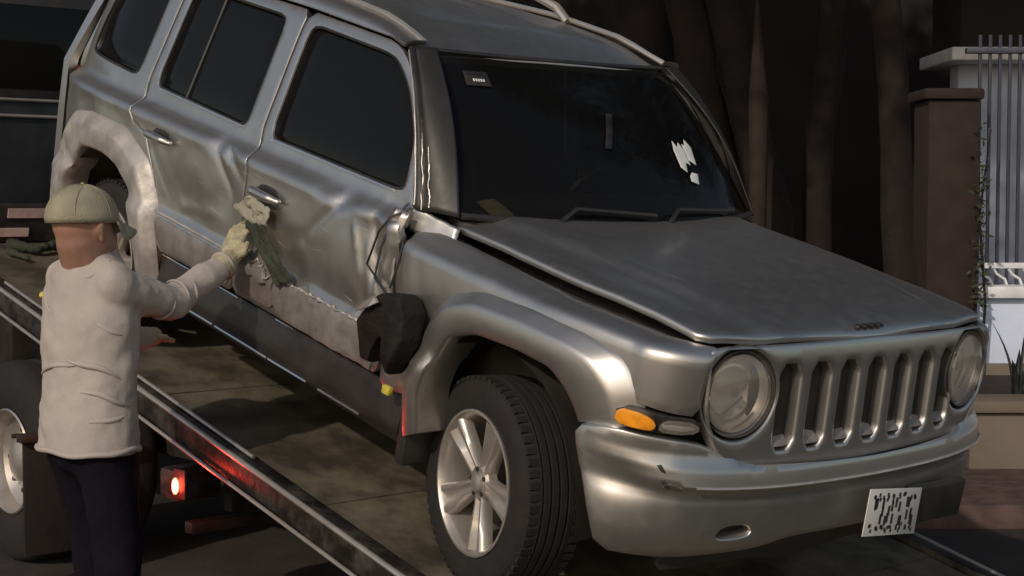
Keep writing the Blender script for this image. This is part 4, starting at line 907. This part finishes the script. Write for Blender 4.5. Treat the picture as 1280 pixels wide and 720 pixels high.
body = blob('body', head+[('c', mid+Vector((0, 0, -.05)), pel+Vector((0, 0, .95)), .085, .08), ('c', shR-rt*.03, elR, .036, .034), ('c', elR, wrR, .036, .027), ('c', shL+rt*.03, elL, .036, .034), ('c', elL, wrL, .036, .027),
                   ('c', hipR, knR, .08, .055), ('c', knR, feetR, .052, .038), ('c', hipL, knL, .08, .055), ('c', knL, feetL, .052, .038), ('c', feetR, feetR+fwd*.16+Vector((0, 0, -.05)), .04, .035), ('c', feetL, feetL+fwd*.16+Vector((0, 0, -.05)), .04, .035)], M['skin'], man, .010, 3)
zb = W(115, 568, 5.4).z
def ax_(z): k = (z-zb)/(zs-zb); return Vector((mid.x*k+pel.x*(1-k), mid.y*k+pel.y*(1-k), z))
shirt_items = [('g', [(ax_(zs+q)+fwd*g_, a_, b_) for q, a_, b_, g_ in ((.115, .084, .088, -.01), (.09, .090, .092, -.005), (.055, .12, .10, 0), (.02, .16, .115, 0), (-.05, .192, .130, 0), (-.15, .203, .140, .0), (-.28, .198, .146, .01), (-.42, .194, .148, .01), (zb-zs+.10, .198, .150, .01), (zb-zs, .200, .152, .01))][::-1], rotm)]
shirt_items += [('c', mid-rt*.02+Vector((0, 0, .02)), shR-rt*.025+Vector((0, 0, -.015)), .085, .074), ('c', mid+rt*.02+Vector((0, 0, .02)), shL+rt*.025+Vector((0, 0, -.015)), .085, .074), ('c', mid+Vector((0, 0, -.01)), mid+Vector((0, 0, .045))-fwd*.01, .10, .078),
                ('c', shR+Vector((0, 0, -.03))-rt*.03, elR, .076, .066), ('c', elR, wrR, .066, .044), ('c', shL+Vector((0, 0, -.03))+rt*.03, elL, .074, .064), ('c', elL, wrL, .064, .042)]
sh_ = blob('shirt', shirt_items, M['shirt'], man, .010, 4, .030, .13)
trouser = blob('trousers', [('c', hipR+Vector((0, 0, -.06)), knR, .100, .085), ('c', knR, feetR+Vector((0, 0, .02)), .086, .072), ('c', hipL+Vector((0, 0, -.06)), knL, .100, .085), ('c', knL, feetL+Vector((0, 0, .02)), .086, .072), ('e', Vector((pel.x, pel.y, .80)), (.16, .12, .10), rotm)], M['trouser'], man, .014, 5, .02, .12)
for ft in (feetR, feetL):
    blob('shoe', [('c', ft+Vector((0, 0, -.045))-fwd*.05, ft+fwd*.15+Vector((0, 0, -.05)), .045, .042), ('c', ft+fwd*.05+Vector((0, 0, -.055)), ft+fwd*.17+Vector((0, 0, -.055)), .044, .036)], M['black'], man, .01, 3)
# cap: dome + brim
bm = bmesh.new(); g = bmesh.ops.create_uvsphere(bm, u_segments=36, v_segments=20, radius=1)
bmesh.ops.delete(bm, geom=[v for v in bm.verts if v.co.z < -.18], context='VERTS')
for v in bm.verts:
    t = math.atan2(v.co.y, v.co.x); seam = 1+.006*math.cos(6*t)
    v.co = rotm@Vector((v.co.x*.112*seam*(1-.05*max(0, v.co.z)), v.co.y*.130*seam, v.co.z*(.110+.006*math.sin(2*t))))+hc+Vector((0, 0, .022))-fwd*.004
cp_ = bmobj('cap', bm, M['cap'], man, True, 80); pm = cp_.modifiers.new('t', 'SOLIDIFY'); pm.thickness = .004
vs = []; fs = []
for i in range(17):
    a = R(-62+124*i/16)
    for j in range(4):
        rx = .099+.0*j; e = j/3; p = Vector((math.sin(a)*.112, math.cos(a)*.131, 0)); q = Vector((math.sin(a)*.10, .128*math.cos(a)+.08*math.cos(a)**.7 if math.cos(a) > 0 else 0, -.022+.02*0)); pp = p.lerp(q, e); pp.z = .008-.03*e-.05*(pp.x/.1)**2*e
        vs.append(rotm@pp+hc+Vector((0, 0, .0)))
for i in range(16):
    for j in range(3): a = i*4+j; fs.append((a, a+1, a+5, a+4))
br = meshobj('cap_brim', vs, fs, M['ragpale'], cp_, True); pm = br.modifiers.new('t', 'SOLIDIFY'); pm.thickness = .004
bm = bmesh.new(); bmesh.ops.create_uvsphere(bm, u_segments=10, v_segments=6, radius=.007)
for v in bm.verts: v.co += hc+Vector((0, 0, .136))
bmobj('cap_button', bm, M['cap'], cp_, True)
# gloved right hand pressed to the door: palm, four fingers, thumb
gd = (W(304, 296, 5.95)-O-wrR); gdir = gd.normalized()
palm = wrR+gdir*.065
upv = Vector((.10, .25, 1)).normalized(); sidev = Vector((.72, -.62, -.1)).normalized()
gl_items = [('c', wrR-gdir*.01, wrR+gdir*.03, .044, .040), ('c', wrR+gdir*.03, palm, .040, .040), ('c', palm-sidev*.028, palm+sidev*.028, .028, .028), ('c', palm-sidev*.03+upv*.025, palm+sidev*.03+upv*.03, .024, .024)]
for k, (o_, L_) in enumerate(((-.039, .052), (-.013, .066), (.013, .062), (.038, .046))):
    a = palm+sidev*o_+upv*.035; b = a+upv*L_*.55+fwd*.008+gdir*.012; c = b+upv*L_*.35+fwd*.016; e = c+upv*L_*.1+fwd*.018
    gl_items += [('c', a, b, .0125, .0115), ('c', b, c, .0115, .0105), ('c', c, e, .0105, .009)]
a = palm+sidev*.034-upv*.012; b = a+sidev*.03+upv*.018; c = b+sidev*.008+upv*.034
gl_items += [('c', a, b, .017, .014), ('c', b, c, .014, .011)]
gl = blob('glove', gl_items, M['glove'], man, .005, 2, .006, .02)
cu = tube('glove_cuff', [wrR-gdir*.035, wrR-gdir*.015, wrR+gdir*.012], [.050, .052, .046], M['glove'], man, 16)
# left glove resting low, hidden by the body
hp = wrL+fwd*.05-rt*.02
gl2 = [('c', wrL, hp, .034, .036)]+[('c', hp+rt*o_, hp+rt*o_+fwd*.07+Vector((0, 0, -.02)), .013, .010) for o_ in (-.03, -.01, .01, .03)]+[('c', hp+rt*.03-fwd*.03, hp+rt*.06+fwd*.01, .014, .011)]
blob('glove', gl2, M['glove'], man, .006, 2, .005, .02)
# patch on the shoulder
o = blob('sleeve_patch', [('e', ax_(1.315)-rt*.192-fwd*.02, (.022, .055, .020), rotm)], M['yellow'], man, .007, 1)
# ribbed collar, cuff and hem rolls
def roll(name, c, ax1, ax2, r1, r2, rr_, m, seg=40, wob=.0):
    bm = bmesh.new(); P = [c+ax1*(r1*math.cos(t))+ax2*(r2*math.sin(t))+Vector((0, 0, wob*math.sin(3*t+1)+wob*.6*math.sin(7*t))) for t in [2*math.pi*k/seg for k in range(seg)]]; P.append(P[0]); P.append(P[1])
    addtube(bm, P, rr_, 8, False); return bmobj(name, bm, m, man, True, 80)
roll('collar', ax_(zs+.105)-fwd*.008+Vector((0, 0, 0)), rt, fwd, .082, .086, .011, M['shirt'])
roll('shirt_hem', ax_(zb+.012)+fwd*.01, rt, fwd, .201, .153, .010, M['shirt'], 60, .005)
wa = (wrR-elR).normalized(); wb = wa.cross(Vector((0, 0, 1))).normalized(); wc = wa.cross(wb)
roll('shirt_cuff', wrR-wa*.012, wb, wc, .046, .046, .008, M['shirt'], 24)
# sleeve creases
for q, (f0, w_) in enumerate(((.80, .07), (.90, .068), (1.0, .067), (1.08, .064), (1.3, .058), (1.6, .053), (1.8, .049))):
    pA, pB = (shR, elR) if f0 <= 1 else (elR, wrR); c = pA.lerp(pB, f0 if f0 <= 1 else f0-1); d_ = (pB-pA).normalized(); e1 = d_.cross(Vector((.2, .1, 1))).normalized(); e2 = d_.cross(e1)
    bm = bmesh.new(); P = [c+e1*(w_*math.cos(t))+e2*(w_*math.sin(t))+d_*(.022*math.sin(t+q)) for t in [q*1.3+2.6*k/14 for k in range(15)]]
    addtube(bm, P, [.001+.005*math.sin(math.pi*k/14) for k in range(15)], 8); bmobj('sleeve_crease', bm, M['shirt'], man, True, 80)
# torso creases
for q, (z0, t0, t1, dz, rr0) in enumerate(((zs-.02, 3.6, 4.5, -.10, .012), (zs-.03, 5.0, 5.9, .09, .012), (zs-.12, 5.3, 6.3, -.09, .013), (zs-.20, 3.3, 4.6, -.05, .010), (zs-.26, 4.9, 6.2, -.08, .013), (zs-.33, 4.0, 5.3, .05, .010), (zs-.38, 5.3, 6.5, -.05, .013), (zs-.50, 5.2, 6.6, .05, .012))):
    P = []
    for k in range(17):
        f_ = k/16; t = t0+(t1-t0)*f_; z = max(zb+.03, z0+dz*f_+.008*math.sin(f_*6+q)); a_ = interp(z-zs, [(-.42, .190), (-.15, .199), (-.05, .188), (0, .165)]); b_ = interp(z-zs, [(-.42, .146), (-.15, .138), (-.05, .128), (0, .115)])
        P.append(ax_(z)+fwd*.008+rt*(a_*math.cos(t))+fwd*(b_*math.sin(t)))
    bm = bmesh.new(); addtube(bm, P, [.001+rr0*.8*math.sin(math.pi*k/16) for k in range(17)], 8); bmobj('shirt_crease', bm, M['shirt'], man, True, 80)
# ears, short hair under the cap, cap band and panel seams
for sgn_ in (1, -1):
    e_ = blob('ear', [('c', hc+rt*(.098*sgn_)+Vector((0, 0, -.005))-fwd*.004, hc+rt*(.094*sgn_)+Vector((0, 0, -.052))+fwd*.006, .016, .010)], M['skin'], man, .005, 2)
cc = hc+Vector((0, 0, .003))-fwd*.004
for k in range(6):
    a = k*math.pi/3+.3; P = [hc+Vector((0, 0, .022))-fwd*.004+(rt*(.1105*math.cos(a))+fwd*(.1297*math.sin(a)))*math.cos(t)+Vector((0, 0, .114*math.sin(t))) for t in [math.pi/2*j/12 for j in range(13)]]
    bm = bmesh.new(); addtube(bm, P, .0012, 6); bmobj('cap_seam', bm, M['cap'], cp_, True)
# rag held under the glove against the door
def rag_sheet(name, quad, m, label, n=18, amp=.008):
    vs = []; fs = []
    for i in range(n+1):
        for j in range(n+1):
            a = i/n; b = j/n; p = (quad[0].lerp(quad[1], b)).lerp(quad[3].lerp(quad[2], b), a)
            nn = Vector((-.3, -.9, .1)); ed = 1
            p = p+nn*(amp*(fbm(p.x, p.y, p.z, 14)+1.1*math.sin(b*9+a*3)*.5))+Vector((.012*fbm(a, b, 3, 4), 0, .015*fbm(a, b, 8, 4)))
            vs.append(p)
    for i in range(n):
        for j in range(n): a = i*(n+1)+j; fs.append((a, a+1, a+n+2, a+n+1))
    o = meshobj(name, vs, fs, m, None, True); pm = o.modifiers.new('t', 'SOLIDIFY'); pm.thickness = .003
    tag(o, label, 'rag'); return o
CM = Matrix.LocRotScale(car.location, car.rotation_euler, None)
def C_(x, z, o=.03): return CM@Vector((x, -.875-o, z))
rag_sheet('cleaning_rag', [C_(-1.48, .835), C_(-1.37, .915), C_(-1.23, .885), C_(-1.24, .775)], M['ragpale'], 'crumpled pale rag pressed on the front door below its handle')
rag_sheet('cleaning_rag', [C_(-1.36, .81, .045), C_(-1.25, .83, .045), C_(-1.04, .675), C_(-1.13, .63)], M['rag'], 'dark green rag hanging down the front door beside the glove')
